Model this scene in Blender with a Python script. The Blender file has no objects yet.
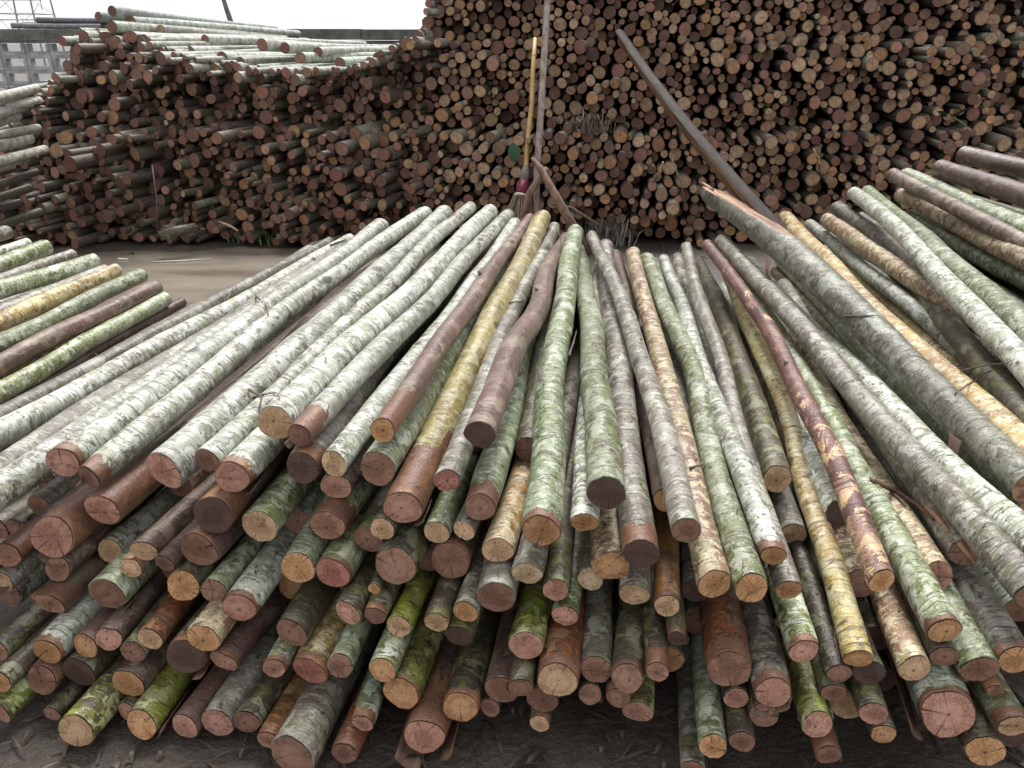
import bpy, bmesh, math, random
import numpy as np
from mathutils import Vector, Matrix, Quaternion, noise

# ------------------------------------------------------------------ camera, sky, sun, exposure
scn = bpy.context.scene
C = bpy.context.collection
cam = bpy.data.cameras.new('camera')
cam.sensor_width = 36.0
cam.lens = 804.0 / 1024.0 * 36.0
cam.clip_start = 0.05
cam.clip_end = 3000.0
camo = bpy.data.objects.new('camera', cam)
C.objects.link(camo)
camo.location = (0.0, 0.0, 1.7)
camo.rotation_euler = (math.radians(90 - 23.0), 0, 0)
scn.camera = camo

SUN_EL, SUN_AZ = 60.0, 6.0      # azimuth clockwise from +Y (the view direction)
world = bpy.data.worlds.new('World')
scn.world = world
world.use_nodes = True
wn, wl = world.node_tree.nodes, world.node_tree.links
wn.clear()
sky = wn.new('ShaderNodeTexSky')
sky.sky_type = 'NISHITA'
sky.sun_disc = False
sky.sun_elevation = math.radians(SUN_EL)
sky.sun_rotation = math.radians(SUN_AZ)
sky.air_density = 1.0
sky.dust_density = 3.0
hsv = wn.new('ShaderNodeHueSaturation')          # overcast: the cloud deck takes the blue out
hsv.inputs['Saturation'].default_value = 0.12
cloud = wn.new('ShaderNodeMixRGB')
cloud.inputs[0].default_value = 0.8
cloud.inputs[2].default_value = (10.6, 10.7, 10.9, 1)
bg = wn.new('ShaderNodeBackground')
bg.inputs['Strength'].default_value = 0.052
wo = wn.new('ShaderNodeOutputWorld')
wl.new(sky.outputs[0], hsv.inputs['Color'])
wl.new(hsv.outputs[0], cloud.inputs[1])
wl.new(cloud.outputs[0], bg.inputs['Color'])
wl.new(bg.outputs[0], wo.inputs['Surface'])

sl = bpy.data.lights.new('sun', 'SUN')
sl.energy = 2.2
sl.angle = math.radians(25)
sl.color = (1.0, 0.98, 0.95)
slo = bpy.data.objects.new('sun', sl)
C.objects.link(slo)
_e, _a = math.radians(SUN_EL), math.radians(SUN_AZ)
_d = Vector((math.sin(_a) * math.cos(_e), math.cos(_a) * math.cos(_e), math.sin(_e)))
slo.rotation_euler = (-_d).to_track_quat('-Z', 'Y').to_euler()
slo.location = (0, 0, 20)

scn.view_settings.view_transform = 'Standard'
scn.view_settings.look = 'None'
scn.view_settings.exposure = 1.15
scn.view_settings.gamma = 1.0
scn.view_settings.use_curve_mapping = False

# ------------------------------------------------------------------ helpers
rnd = random.Random(11)
nprng = np.random.default_rng(11)
PITCH = math.radians(23.0)
FPX = 804.0
EYE = Vector((0, 0, 1.7))


def ray(x, y):
    X, U = (x - 512) / FPX, -(y - 384) / FPX
    return Vector((X, math.cos(PITCH) + U * math.sin(PITCH), -math.sin(PITCH) + U * math.cos(PITCH)))


def at_y(x, y, Y):
    r = ray(x, y)
    return EYE + r * (Y / r.y)


def at_z(x, y, z):
    r = ray(x, y)
    return EYE + r * ((z - 1.7) / r.z)


def link(name, me, parent=None, loc=None, rot=None):
    o = bpy.data.objects.new(name, me)
    C.objects.link(o)
    if parent is not None:
        o.parent = parent
    if loc is not None:
        o.location = loc
    if rot is not None:
        o.rotation_mode = 'QUATERNION'
        o.rotation_quaternion = rot
    return o


def tag(o, label=None, cat=None, group=None, kind=None):
    if label: o['label'] = label
    if cat: o['category'] = cat
    if group: o['group'] = group
    if kind: o['kind'] = kind
    return o


def empty(name, loc, rot=None):
    o = link(name, None, None, loc, rot)
    o.empty_display_size = 0.05
    return o


def mesh_from(name, verts, faces, mats=(), midx=None, smooth=True):
    me = bpy.data.meshes.new(name)
    me.from_pydata([tuple(v) for v in verts], [], faces)
    for m in mats:
        me.materials.append(m)
    if midx is not None:
        me.polygons.foreach_set('material_index', midx)
    if smooth:
        me.polygons.foreach_set('use_smooth', [True] * len(me.polygons))
    me.update()
    return me


def fattr(me, name, vals):
    a = me.attributes.new(name, 'FLOAT', 'POINT')
    a.data.foreach_set('value', [float(v) for v in vals])


def box_into(V, Fc, c, s, rot=None):
    b = len(V)
    for dx in (-.5, .5):
        for dy in (-.5, .5):
            for dz in (-.5, .5):
                v = Vector((dx * s[0], dy * s[1], dz * s[2]))
                if rot is not None: v = rot @ v
                V.append(Vector(c) + v)
    for f in ((0, 1, 3, 2), (4, 6, 7, 5), (0, 4, 5, 1), (2, 3, 7, 6), (0, 2, 6, 4), (1, 5, 7, 3)):
        Fc.append(tuple(b + i for i in f))


def tube_into(V, Fc, pts, rads, seg=8, cap=True, jitter=0.0, seed=0.0):
    """a tapered tube through points"""
    b = len(V)
    n = len(pts)
    prev = None
    for i, p in enumerate(pts):
        a = Vector(pts[max(i - 1, 0)]); c = Vector(pts[min(i + 1, n - 1)])
        t = (c - a).normalized()
        if prev is None:
            ref = Vector((0, 0, 1)) if abs(t.z) < .9 else Vector((1, 0, 0))
            x = t.cross(ref).normalized()
        else:
            x = (prev - t * prev.dot(t)).normalized()
        prev = x
        y = t.cross(x)
        for k in range(seg):
            an = 2 * math.pi * k / seg
            r = rads[i]
            if jitter:
                r *= 1 + jitter * noise.noise(Vector((math.cos(an) * 1.3 + seed, math.sin(an) * 1.3, i * .9)))
            V.append(Vector(p) + (x * math.cos(an) + y * math.sin(an)) * r)
    for i in range(n - 1):
        for k in range(seg):
            k2 = (k + 1) % seg
            Fc.append((b + i * seg + k, b + i * seg + k2, b + (i + 1) * seg + k2, b + (i + 1) * seg + k))
    if cap:
        Fc.append(tuple(b + k for k in reversed(range(seg))))
        Fc.append(tuple(b + (n - 1) * seg + k for k in range(seg)))


# ------------------------------------------------------------------ materials
class NT:
    def __init__(s, name):
        s.m = bpy.data.materials.new(name)
        s.m.use_nodes = True
        s.t = s.m.node_tree
        s.t.nodes.clear()
        s.out = s.n('ShaderNodeOutputMaterial')
        s.b = s.n('ShaderNodeBsdfPrincipled')
        s.l(s.b.outputs[0], s.out.inputs[0])

    def n(s, k, **kw):
        q = s.t.nodes.new(k)
        for a, v in kw.items(): setattr(q, a, v)
        return q

    def l(s, a, b): s.t.links.new(a, b)

    def val(s, sock, v):
        if hasattr(v, 'links') or isinstance(v, bpy.types.NodeSocket): s.l(v, sock)
        else: sock.default_value = v

    def math(s, op, a, b=0.0, clamp=False):
        q = s.n('ShaderNodeMath', operation=op, use_clamp=clamp)
        s.val(q.inputs[0], a); s.val(q.inputs[1], b)
        return q.outputs[0]

    def mix(s, f, a, b, mode='MIX'):
        q = s.n('ShaderNodeMixRGB', blend_type=mode)
        s.val(q.inputs[0], f)
        for i, v in ((1, a), (2, b)):
            if isinstance(v, tuple): q.inputs[i].default_value = (*v, 1)
            else: s.l(v, q.inputs[i])
        return q.outputs[0]

    def map(s, vec, scale):
        q = s.n('ShaderNodeVectorMath', operation='MULTIPLY')
        s.l(vec, q.inputs[0]); q.inputs[1].default_value = scale
        return q.outputs[0]

    def noise(s, vec, scale, detail=3.0, rough=.55, dist=0.0):
        q = s.n('ShaderNodeTexNoise')
        s.l(vec, q.inputs['Vector'])
        q.inputs['Scale'].default_value = scale
        q.inputs['Detail'].default_value = detail
        q.inputs['Roughness'].default_value = rough
        q.inputs['Distortion'].default_value = dist
        return q.outputs['Fac']

    def step(s, v, a, b):
        q = s.n('ShaderNodeMapRange', interpolation_type='SMOOTHSTEP')
        s.l(v, q.inputs['Value'])
        q.inputs['From Min'].default_value = a
        q.inputs['From Max'].default_value = b
        return q.outputs[0]

    def attr(s, name):
        return s.n('ShaderNodeAttribute', attribute_name=name)

    def objvec(s):
        tc = s.n('ShaderNodeTexCoord'); oi = s.n('ShaderNodeObjectInfo')
        r = s.math('MULTIPLY', oi.outputs['Random'], 37.0)
        q = s.n('ShaderNodeVectorMath', operation='ADD')
        s.l(tc.outputs['Object'], q.inputs[0]); s.l(r, q.inputs[1])
        return q.outputs[0], oi

    def bump(s, h, strength, dist):
        q = s.n('ShaderNodeBump')
        q.inputs['Strength'].default_value = strength
        q.inputs['Distance'].default_value = dist
        s.l(h, q.inputs['Height'])
        s.l(q.outputs[0], s.b.inputs['Normal'])


def bark_mat(name, base, alt, lichen, lich=(.46, .62), lich_amt=.75, dark=(.035, .027, .022), streak=(.6, .62, .55), streak_amt=.55,
             peel=(.155, .07, .045), rough=.31, spots=.75, blot=None, blot_t=(.56, .62), lines=.85, plates=.55, spec=.5, blot_scale=19):
    t = NT(name)
    v, oi = t.objvec()
    wz = t.n('ShaderNodeTexWhiteNoise', noise_dimensions='1D')
    t.l(t.math('MULTIPLY', oi.outputs['Random'], 91.7), wz.inputs['W'])
    rv = wz.outputs['Value']
    # warped coordinates so that the marks ring the log unevenly
    wn_ = t.n('ShaderNodeTexNoise'); t.l(v, wn_.inputs['Vector']); wn_.inputs['Scale'].default_value = 9; wn_.inputs['Detail'].default_value = 2
    wsub = t.n('ShaderNodeVectorMath', operation='MULTIPLY_ADD')
    t.l(wn_.outputs['Color'], wsub.inputs[0]); wsub.inputs[1].default_value = (.05, .05, .05); t.l(v, wsub.inputs[2])
    w = wsub.outputs[0]
    low = t.noise(t.map(v, (.6, .6, 1)), 2.3, 2, .5)
    big = t.noise(t.map(v, (1, 1, .5)), 11, 4, .6, .4)
    mid = t.noise(t.map(w, (1, 1, 1.3)), 30, 6, .72)
    fine = t.noise(t.map(w, (1, 1, 1.8)), 150, 4, .7)
    band = t.noise(t.map(w, (1, 1, 5)), 17, 4, .62)
    line = t.noise(t.map(w, (.8, .8, 14)), 9, 3, .6)
    line2 = t.noise(t.map(w, (1, 1, 22)), 16, 2, .55)
    spot = t.noise(t.map(w, (1, 1, 1.7)), 42, 2, .5)
    col = t.mix(t.step(t.math('ADD', t.math('MULTIPLY', low, .55), t.math('MULTIPLY', big, .45)), .40, .60), base, alt)
    if blot:
        bl = t.noise(t.map(w, (1, 1, .9)), blot_scale, 6, .70, .7)
        bl = t.math('ADD', bl, t.math('MULTIPLY', t.math('SUBTRACT', low, .5), .35))
        col = t.mix(t.math('MULTIPLY', t.step(bl, *blot_t), .85), col, blot)
    # uneven plates of bark of different age
    w2n = t.n('ShaderNodeTexNoise'); t.l(v, w2n.inputs['Vector']); w2n.inputs['Scale'].default_value = 55; w2n.inputs['Detail'].default_value = 3
    w2 = t.n('ShaderNodeVectorMath', operation='MULTIPLY_ADD')
    t.l(w2n.outputs['Color'], w2.inputs[0]); w2.inputs[1].default_value = (.022, .022, .03); t.l(w, w2.inputs[2])
    vo = t.n('ShaderNodeTexVoronoi'); t.l(t.map(w2.outputs[0], (1, 1, .75)), vo.inputs['Vector']); vo.inputs['Scale'].default_value = 27
    cr = t.n('ShaderNodeSeparateColor'); t.l(vo.outputs['Color'], cr.inputs[0])
    pm = t.step(t.noise(t.map(v, (1, 1, .8)), 8, 2, .5), .42, .56)
    col = t.mix(t.math('MULTIPLY', t.math('MULTIPLY', t.step(cr.outputs[0], .66, .70), pm), .8), col, lichen)
    col = t.mix(t.math('MULTIPLY', t.math('MULTIPLY', t.step(cr.outputs[1], .74, .78), pm), plates), col, blot or dark)
    stain = t.step(t.noise(t.map(w, (1, 1, .13)), 15, 4, .6), .54, .66)
    col = t.mix(t.math('MULTIPLY', stain, .5), col, t.mix(.5, alt, dark))
    col = t.mix(t.math('MULTIPLY', t.step(mid, *lich), lich_amt), col, lichen)
    col = t.mix(t.math('MULTIPLY', t.step(band, .55, .68), streak_amt), col, streak)
    lm = t.step(t.noise(t.map(v, (1, 1, .9)), 7, 2, .5), .36, .60)
    col = t.mix(t.math('MULTIPLY', t.math('MULTIPLY', t.step(line, .575, .62), lm), lines), col, t.mix(.2, dark, base))
    col = t.mix(t.math('MULTIPLY', t.step(line2, .60, .64), lines * .9), col, dark)
    col = t.mix(t.math('MULTIPLY', t.step(spot, .635, .67), spots), col, dark)
    fleck = t.noise(t.map(w, (1, 1, 3)), 60, 2, .5)
    col = t.mix(t.math('MULTIPLY', t.step(fleck, .64, .68), .6), col, streak)
    hs = t.n('ShaderNodeHueSaturation')
    t.l(col, hs.inputs['Color'])
    t.l(t.math('ADD', t.math('MULTIPLY', oi.outputs['Random'], .025), .48), hs.inputs['Hue'])
    t.l(t.math('ADD', t.math('MULTIPLY', rv, .55), .70), hs.inputs['Value'])
    col = t.mix(t.math('MULTIPLY', t.step(fine, .47, .66), .4), hs.outputs[0], t.mix(.6, hs.outputs[0], dark))
    # bark worn or torn away: reddish inner bark and bare wood, from the mesh
    pa = t.attr('peel')
    pe = t.step(t.math('ADD', pa.outputs['Fac'], t.math('MULTIPLY', t.math('SUBTRACT', mid, .5), 1.6)), .48, .56)
    pw = t.mix(t.step(big, .48, .68), peel, (.29, .145, .07))
    pw = t.mix(t.math('MULTIPLY', t.step(band, .48, .6), .55), pw, (.10, .055, .04))
    pw = t.mix(t.math('MULTIPLY', t.step(fine, .5, .7), .4), pw, (.40, .27, .17))
    col = t.mix(pe, col, pw)
    kn = t.attr('knot')
    col = t.mix(t.math('MULTIPLY', t.step(t.math('ADD', kn.outputs['Fac'], t.math('MULTIPLY', t.math('SUBTRACT', fine, .5), .6)), .45, .7), .85), col, dark)
    t.l(col, t.b.inputs['Base Color'])
    t.l(t.math('ADD', t.math('MULTIPLY', mid, .3), rough - .15), t.b.inputs['Roughness'])
    t.b.inputs['Specular IOR Level'].default_value = spec
    h = t.math('ADD', t.math('MULTIPLY', band, .7), t.math('ADD', t.math('MULTIPLY', mid, 1.0), t.math('MULTIPLY', fine, .5)))
    h = t.math('SUBTRACT', h, t.math('MULTIPLY', t.step(line, .60, .66), .25))
    h = t.math('SUBTRACT', h, t.math('MULTIPLY', pe, .5))
    t.bump(h, .55, .006)
    return t.m


BARK = {
    'P': bark_mat('bark_pale', (.43, .45, .365), (.31, .335, .225), (.71, .73, .675), (.50, .57), .8, streak=(.70, .715, .65), blot=(.12, .10, .06), blot_t=(.55, .61)),
    'G': bark_mat('bark_green', (.27, .31, .19), (.18, .22, .085), (.54, .58, .47), (.52, .59), .75, streak=(.54, .57, .46), blot=(.09, .10, .03), blot_t=(.53, .60)),
    'M': bark_mat('bark_mossy', (.22, .27, .035), (.10, .09, .035), (.46, .52, .28), (.54, .64), streak=(.40, .50, .12), blot=(.06, .045, .03), blot_t=(.53, .58)),
    'B': bark_mat('bark_brown', (.15, .092, .07), (.095, .058, .046), (.26, .19, .155), (.54, .70), .6, streak=(.30, .24, .20), streak_amt=.35, blot=(.22, .20, .13), blot_t=(.60, .66)),
    'E': bark_mat('bark_grey', (.22, .195, .165), (.13, .105, .085), (.42, .43, .36), (.50, .64), streak=(.46, .45, .39), blot=(.15, .16, .08), blot_t=(.57, .63)),
    'Y': bark_mat('bark_ochre', (.42, .33, .10), (.32, .20, .06), (.60, .56, .36), streak=(.62, .57, .38), blot=(.17, .12, .045), blot_t=(.53, .60)),
    'C': bark_mat('bark_flaking', (.22, .125, .08), (.30, .19, .10), (.60, .52, .34), (.49, .55), .9, streak=(.60, .53, .36), blot=(.27, .30, .13), blot_t=(.56, .63)),
    'R': bark_mat('bark_russet', (.15, .072, .052), (.11, .053, .04), (.22, .12, .09), (.52, .68), .6, streak=(.27, .17, .13), streak_amt=.25, blot=(.62, .47, .24), blot_t=(.54, .555), plates=.15, blot_scale=8),
    'O': bark_mat('bark_orange', (.36, .13, .025), (.15, .07, .03), (.38, .25, .13), (.54, .66), streak=(.48, .25, .08), blot=(.08, .045, .025), blot_t=(.54, .6)),
    'K': bark_mat('bark_dark', (.085, .070, .045), (.055, .043, .030), (.24, .26, .16), (.55, .70), streak=(.27, .26, .18), streak_amt=.4, blot=(.14, .15, .035), blot_t=(.57, .64)),  # dark wet bark, colour lowered further to paint in shade low in the pile
    'T': bark_mat('bark_trunk', (.23, .225, .155), (.125, .12, .085), (.40, .43, .34), (.5, .64), streak=(.40, .40, .32), streak_amt=.4, blot=(.06, .05, .04), blot_t=(.52, .58)),
}


def end_mat():
    t = NT('cut_wood')
    tc = t.n('ShaderNodeTexCoord')
    oi = t.n('ShaderNodeObjectInfo')
    v, _ = t.objvec()
    sep = t.n('ShaderNodeSeparateXYZ'); t.l(tc.outputs['Object'], sep.inputs[0])
    x, y = sep.outputs[0], sep.outputs[1]
    n1 = t.noise(v, 22, 4, .6)
    n2 = t.noise(v, 160, 3, .7)
    r = t.math('POWER', t.math('ADD', t.math('MULTIPLY', x, x), t.math('MULTIPLY', y, y)), .5)
    rw = t.math('ADD', r, t.math('MULTIPLY', t.math('SUBTRACT', n1, .5), .022))
    ring = t.math('SINE', t.math('MULTIPLY', rw, 900.0))
    ra = t.attr('rim')            # 0 centre .. 1 rim
    col = oi.outputs['Color']
    def shade(k, s):
        q = t.n('ShaderNodeHueSaturation'); t.l(oi.outputs['Color'], q.inputs['Color'])
        q.inputs['Value'].default_value = k; q.inputs['Saturation'].default_value = s
        return q.outputs[0]
    LT, DK = shade(1.5, .82), shade(.38, 1.05)
    c2 = t.mix(t.step(n1, .35, .65), t.mix(.45, col, DK), t.mix(.3, col, LT))
    c2 = t.mix(t.math('MULTIPLY', t.math('ADD', t.math('MULTIPLY', ring, .5), .5), .13), c2, (.12, .06, .04))
    c2 = t.mix(t.math('MULTIPLY', t.step(ra.outputs['Fac'], .5, 1.0), .35), c2, t.mix(.5, col, LT))
    hw_ = t.n('ShaderNodeTexWhiteNoise', noise_dimensions='1D'); t.l(t.math('MULTIPLY', oi.outputs['Random'], 53.1), hw_.inputs['W'])
    hr = t.math('ADD', ra.outputs['Fac'], t.math('MULTIPLY', t.math('SUBTRACT', n1, .5), .9))
    heart = t.step(hr, .62, .48)
    c2 = t.mix(t.math('MULTIPLY', heart, t.math('MULTIPLY', t.step(hw_.outputs['Value'], .45, .55), .8)), c2, t.mix(.6, col, DK))
    c2 = t.mix(t.math('MULTIPLY', heart, t.math('MULTIPLY', t.step(hw_.outputs['Value'], .40, .30), .75)), c2, t.mix(.7, col, LT))
    wet = t.step(t.noise(v, 13, 3, .55, .5), .56, .64)
    c2 = t.mix(t.math('MULTIPLY', wet, .7), c2, t.mix(.6, col, DK))
    # saw marks across the face
    sm = t.noise(t.map(v, (1, .06, 1)), 320, 2, .6)
    c2 = t.mix(t.math('MULTIPLY', t.step(sm, .45, .7), .3), c2, t.mix(.6, c2, (.1, .055, .04)))
    # drying checks run out from the pith
    an = t.math('ARCTAN2', y, x)
    cv = t.n('ShaderNodeCombineXYZ')
    t.l(t.math('MULTIPLY', t.math('COSINE', an), 2.2), cv.inputs[0]); t.l(t.math('MULTIPLY', t.math('SINE', an), 2.2), cv.inputs[1])
    t.l(t.math('MULTIPLY', oi.outputs['Random'], 60.0), cv.inputs[2])
    ck = t.noise(cv.outputs[0], 2.6, 3, .6)
    fib = t.n('ShaderNodeCombineXYZ')
    t.l(t.math('MULTIPLY', t.math('COSINE', an), 2.2), fib.inputs[0]); t.l(t.math('MULTIPLY', t.math('SINE', an), 2.2), fib.inputs[1]); t.l(t.math('MULTIPLY', r, 22.0), fib.inputs[2])
    fb = t.noise(fib.outputs[0], 7.0, 4, .65)
    c2 = t.mix(t.math('MULTIPLY', t.step(fb, .45, .65), .62), c2, t.mix(.55, c2, (.12, .06, .04)))
    c2 = t.mix(t.math('MULTIPLY', t.step(fb, .50, .36), .5), c2, LT)
    ckm = t.math('MULTIPLY', t.step(ck, .63, .66), t.step(t.math('ADD', r, t.math('MULTIPLY', n1, .02)), .016, .02))
    c2 = t.mix(t.math('MULTIPLY', ckm, .8), c2, (.035, .018, .014))
    pith = t.step(rw, .0045, .002)
    c2 = t.mix(t.math('MULTIPLY', pith, .7), c2, (.07, .035, .025))
    c2 = t.mix(t.math('MULTIPLY', t.step(n2, .6, .75), .3), c2, LT)
    c2 = t.mix(t.math('MULTIPLY', t.step(t.noise(v, 38, 3, .6), .62, .68), .5), c2, (.09, .06, .05))
    t.l(c2, t.b.inputs['Base Color'])
    t.b.inputs['Roughness'].default_value = .72
    t.b.inputs['Specular IOR Level'].default_value = .3
    h = t.math('ADD', t.math('MULTIPLY', sm, .5), t.math('ADD', t.math('MULTIPLY', n2, .5), t.math('MULTIPLY', ring, .12)))
    t.bump(t.math('SUBTRACT', h, ckm), .6, .003)
    return t.m


END = end_mat()
ENDCOL = {'t': (.53, .33, .175), 'p': (.45, .22, .15), 'b': (.25, .125, .082), 'd': (.085, .048, .04), 'o': (.50, .255, .10),
          'c': (.62, .45, .27), 'r': (.41, .155, .115)}


def stack_mats():
    """logs of the far stacks: colours come from the tint stored with each log"""
    t = NT('stack_log_end')
    a = t.attr('tint')
    tc = t.n('ShaderNodeTexCoord')
    n1 = t.noise(tc.outputs['Object'], 34, 4, .65)
    ra = t.attr('rim')
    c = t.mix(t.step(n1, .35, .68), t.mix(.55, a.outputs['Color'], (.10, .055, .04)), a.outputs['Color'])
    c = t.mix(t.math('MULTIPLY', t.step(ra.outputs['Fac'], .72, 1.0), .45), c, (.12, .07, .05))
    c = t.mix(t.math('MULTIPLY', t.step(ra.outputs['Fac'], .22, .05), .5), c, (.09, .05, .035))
    t.l(c, t.b.inputs['Base Color'])
    t.b.inputs['Roughness'].default_value = .75
    t.bump(n1, .5, .006)
    u = NT('stack_log_bark')
    tc = u.n('ShaderNodeTexCoord')
    a = u.attr('tint2')
    n = u.noise(tc.outputs['Object'], 18, 5, .65)
    n3 = u.noise(tc.outputs['Object'], 55, 3, .6)
    c = u.mix(u.step(n, .4, .62), a.outputs['Color'], u.mix(.6, a.outputs['Color'], (.07, .05, .04)))
    c = u.mix(u.math('MULTIPLY', u.step(n3, .58, .68), .5), c, u.mix(.5, a.outputs['Color'], (.5, .52, .45)))
    u.l(c, u.b.inputs['Base Color'])
    u.b.inputs['Roughness'].default_value = .5
    u.bump(n3, .6, .008)
    return t.m, u.m


SEND, SBARK = stack_mats()


def simple_mat(name, col, col2=None, scale=20., rough=.6, bump=.4, bdist=.004, stretch=(1, 1, 1), spec=.4, lo=.38, hi=.62):
    t = NT(name)
    v, oi = t.objvec()
    n = t.noise(t.map(v, stretch), scale, 5, .62)
    c = t.mix(t.step(n, lo, hi), col, col2 or tuple(x * .6 for x in col))
    t.l(c, t.b.inputs['Base Color'])
    t.b.inputs['Roughness'].default_value = rough
    t.b.inputs['Specular IOR Level'].default_value = spec
    if bump: t.bump(n, bump, bdist)
    return t.m


M_CONC = simple_mat('weathered_concrete', (.42, .44, .44), (.27, .28, .27), 5, .85, .4, .01)
M_COPE = simple_mat('dark_concrete', (.17, .18, .16), (.10, .105, .09), 7, .9, .4, .01)
M_BAMBOO = simple_mat('bamboo', (.52, .36, .15), (.40, .25, .09), 10, .5, .3, .003, (1, 1, .3))
M_POLE = simple_mat('grey_pole_wood', (.33, .28, .25), (.18, .14, .12), 30, .7, .6, .004, (1, 1, .12))
M_STICK = simple_mat('brown_stick_bark', (.24, .15, .10), (.13, .08, .06), 30, .7, .6, .004, (1, 1, .3))
M_SLAB = simple_mat('slab_wood', (.23, .135, .07), (.09, .055, .032), 24, .8, .6, .005, (1, 1, .1), spec=.2)
M_SLABBARK = simple_mat('slab_bark', (.05, .038, .033), (.028, .021, .019), 24, .7, .7, .006, (1, 1, .2), spec=.15)
M_TORN = simple_mat('torn_wood', (.42, .27, .17), (.17, .085, .055), 30, .6, .8, .006, (1, 1, .06))
M_MAGENTA = simple_mat('magenta_binding', (.20, .02, .06), (.11, .012, .035), 40, .5, .2)
M_WHITE = simple_mat('white_band', (.7, .66, .6), (.5, .46, .4), 40, .6, .2)
M_BRISTLE = simple_mat('dry_bristles', (.25, .17, .11), (.13, .09, .06), 40, .7, .3)
M_WRAP = simple_mat('grey_wrap', (.24, .20, .17), (.14, .11, .1), 60, .7, .4, .003, (1, 1, 3))
M_LEAF = simple_mat('green_leaf', (.02, .075, .03), (.012, .045, .02), 15, .45, .2)
M_GRASS = simple_mat('weed_green', (.09, .15, .04), (.05, .09, .03), 15, .6, 0)
M_DRYLEAF = simple_mat('dry_grey_leaf', (.26, .25, .22), (.15, .13, .11), 15, .7, .2)
M_LITTER = simple_mat('bark_litter', (.085, .065, .05), (.045, .036, .03), 8, .5, .5, .005, (1, 1, 1))
M_STRIP = simple_mat('inner_bark_strip', (.18, .10, .065), (.09, .055, .04), 30, .55, .6, .004, (1, 1, .15))
M_TWIG = simple_mat('twig', (.16, .12, .09), (.09, .07, .055), 30, .7, .3)
M_STEEL = simple_mat('glare_washed_steel', (.50, .52, .54), (.42, .44, .46), 3, .6, 0)  # pale tone paints in the sky glare that washes out the far pylon
M_TRUNK = simple_mat('bare_trunk', (.20, .17, .15), (.12, .10, .09), 20, .8, .4)


def mud_mat():
    t = NT('wet_mud')
    tc = t.n('ShaderNodeTexCoord')
    v = tc.outputs['Object']
    n1 = t.noise(v, 1.1, 5, .6); n2 = t.noise(v, 9, 6, .65); n3 = t.noise(v, 60, 4, .65)
    c = t.mix(t.step(n1, .38, .62), (.055, .044, .036), (.10, .082, .066))
    c = t.mix(t.math('MULTIPLY', t.step(n2, .5, .62), .55), c, (.030, .025, .022))
    c = t.mix(t.math('MULTIPLY', t.step(n3, .58, .7), .4), c, (.13, .11, .09))
    t.l(c, t.b.inputs['Base Color'])
    t.l(t.math('ADD', t.math('MULTIPLY', n2, .7), .12), t.b.inputs['Roughness'])
    h = t.math('ADD', n2, t.math('MULTIPLY', n3, .4))
    t.bump(h, .7, .03)
    return t.m


def water_mat():
    t = NT('muddy_water')
    tc = t.n('ShaderNodeTexCoord')
    v = tc.outputs['Object']
    n1 = t.noise(t.map(v, (.6, 2.2, 1)), .9, 5, .6)
    n2 = t.noise(t.map(v, (1, 2.5, 1)), 7, 3, .5)
    c = t.mix(t.step(n1, .35, .65), (.11, .092, .074), (.25, .215, .175))  # muddy brown with streaks painted in for the dark reflections on the water
    t.l(c, t.b.inputs['Base Color'])
    t.b.inputs['Roughness'].default_value = .04
    t.b.inputs['IOR'].default_value = 1.33
    t.bump(n2, .05, .01)
    return t.m


M_MUD, M_WATER = mud_mat(), water_mat()

# ------------------------------------------------------------------ ground and puddle
def puddle_mask(x, y):
    """1 inside the puddle, falling to 0 at its muddy shore"""
    d = ((x + 2.35) / 2.6) ** 2 + ((y - 6.35) / .98) ** 2
    d += .55 * noise.noise(Vector((x * 1.1, y * 1.6, 3.1))) + .25 * noise.noise(Vector((x * 3.1, y * 4, 5.1)))
    return max(0.0, min(1.0, (1.25 - d) / .5))


def ground_z(x, y):
    r = noise.noise(Vector((x * 1.3, y * 1.3, .3))) * .018 + noise.noise(Vector((x * 5, y * 5, 1.7))) * .009
    z = -.026 + r
    if -8 < x < 3 and 4.5 < y < 8.5:
        z -= .055 * puddle_mask(x, y)
    return z


def axis_steps():
    xs = [-900, -400, -150, -60, -30, -18, -12]
    xs += list(np.linspace(-9, 9, 121))
    xs += [12, 18, 30, 60, 150, 400, 900]
    return xs


gx = axis_steps()
gy = [-400, -100, -30, -10, -4] + list(np.linspace(-1, 10, 111)) + [12, 14, 18, 25, 40, 80, 200, 500, 1200]
V = [(x, y, ground_z(x, y) if -10 < x < 10 and -2 < y < 11 else -.026) for y in gy for x in gx]
nx = len(gx)
Fc = [(j * nx + i, j * nx + i + 1, (j + 1) * nx + i + 1, (j + 1) * nx + i) for j in range(len(gy) - 1) for i in range(nx - 1)]
tag(link('ground', mesh_from('ground', V, Fc, [M_MUD])), kind='structure')
V, Fc = [], []
ring = 48
V.append((-2.35, 6.35, -.052))
for k in range(ring):
    a = 2 * math.pi * k / ring
    V.append((-2.35 + 3.4 * math.cos(a), 6.35 + 1.45 * math.sin(a), -.052))
Fc = [(0, 1 + k, 1 + (k + 1) % ring) for k in range(ring)]
tag(link('puddle', mesh_from('puddle', V, Fc, [M_WATER])), kind='structure')

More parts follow.
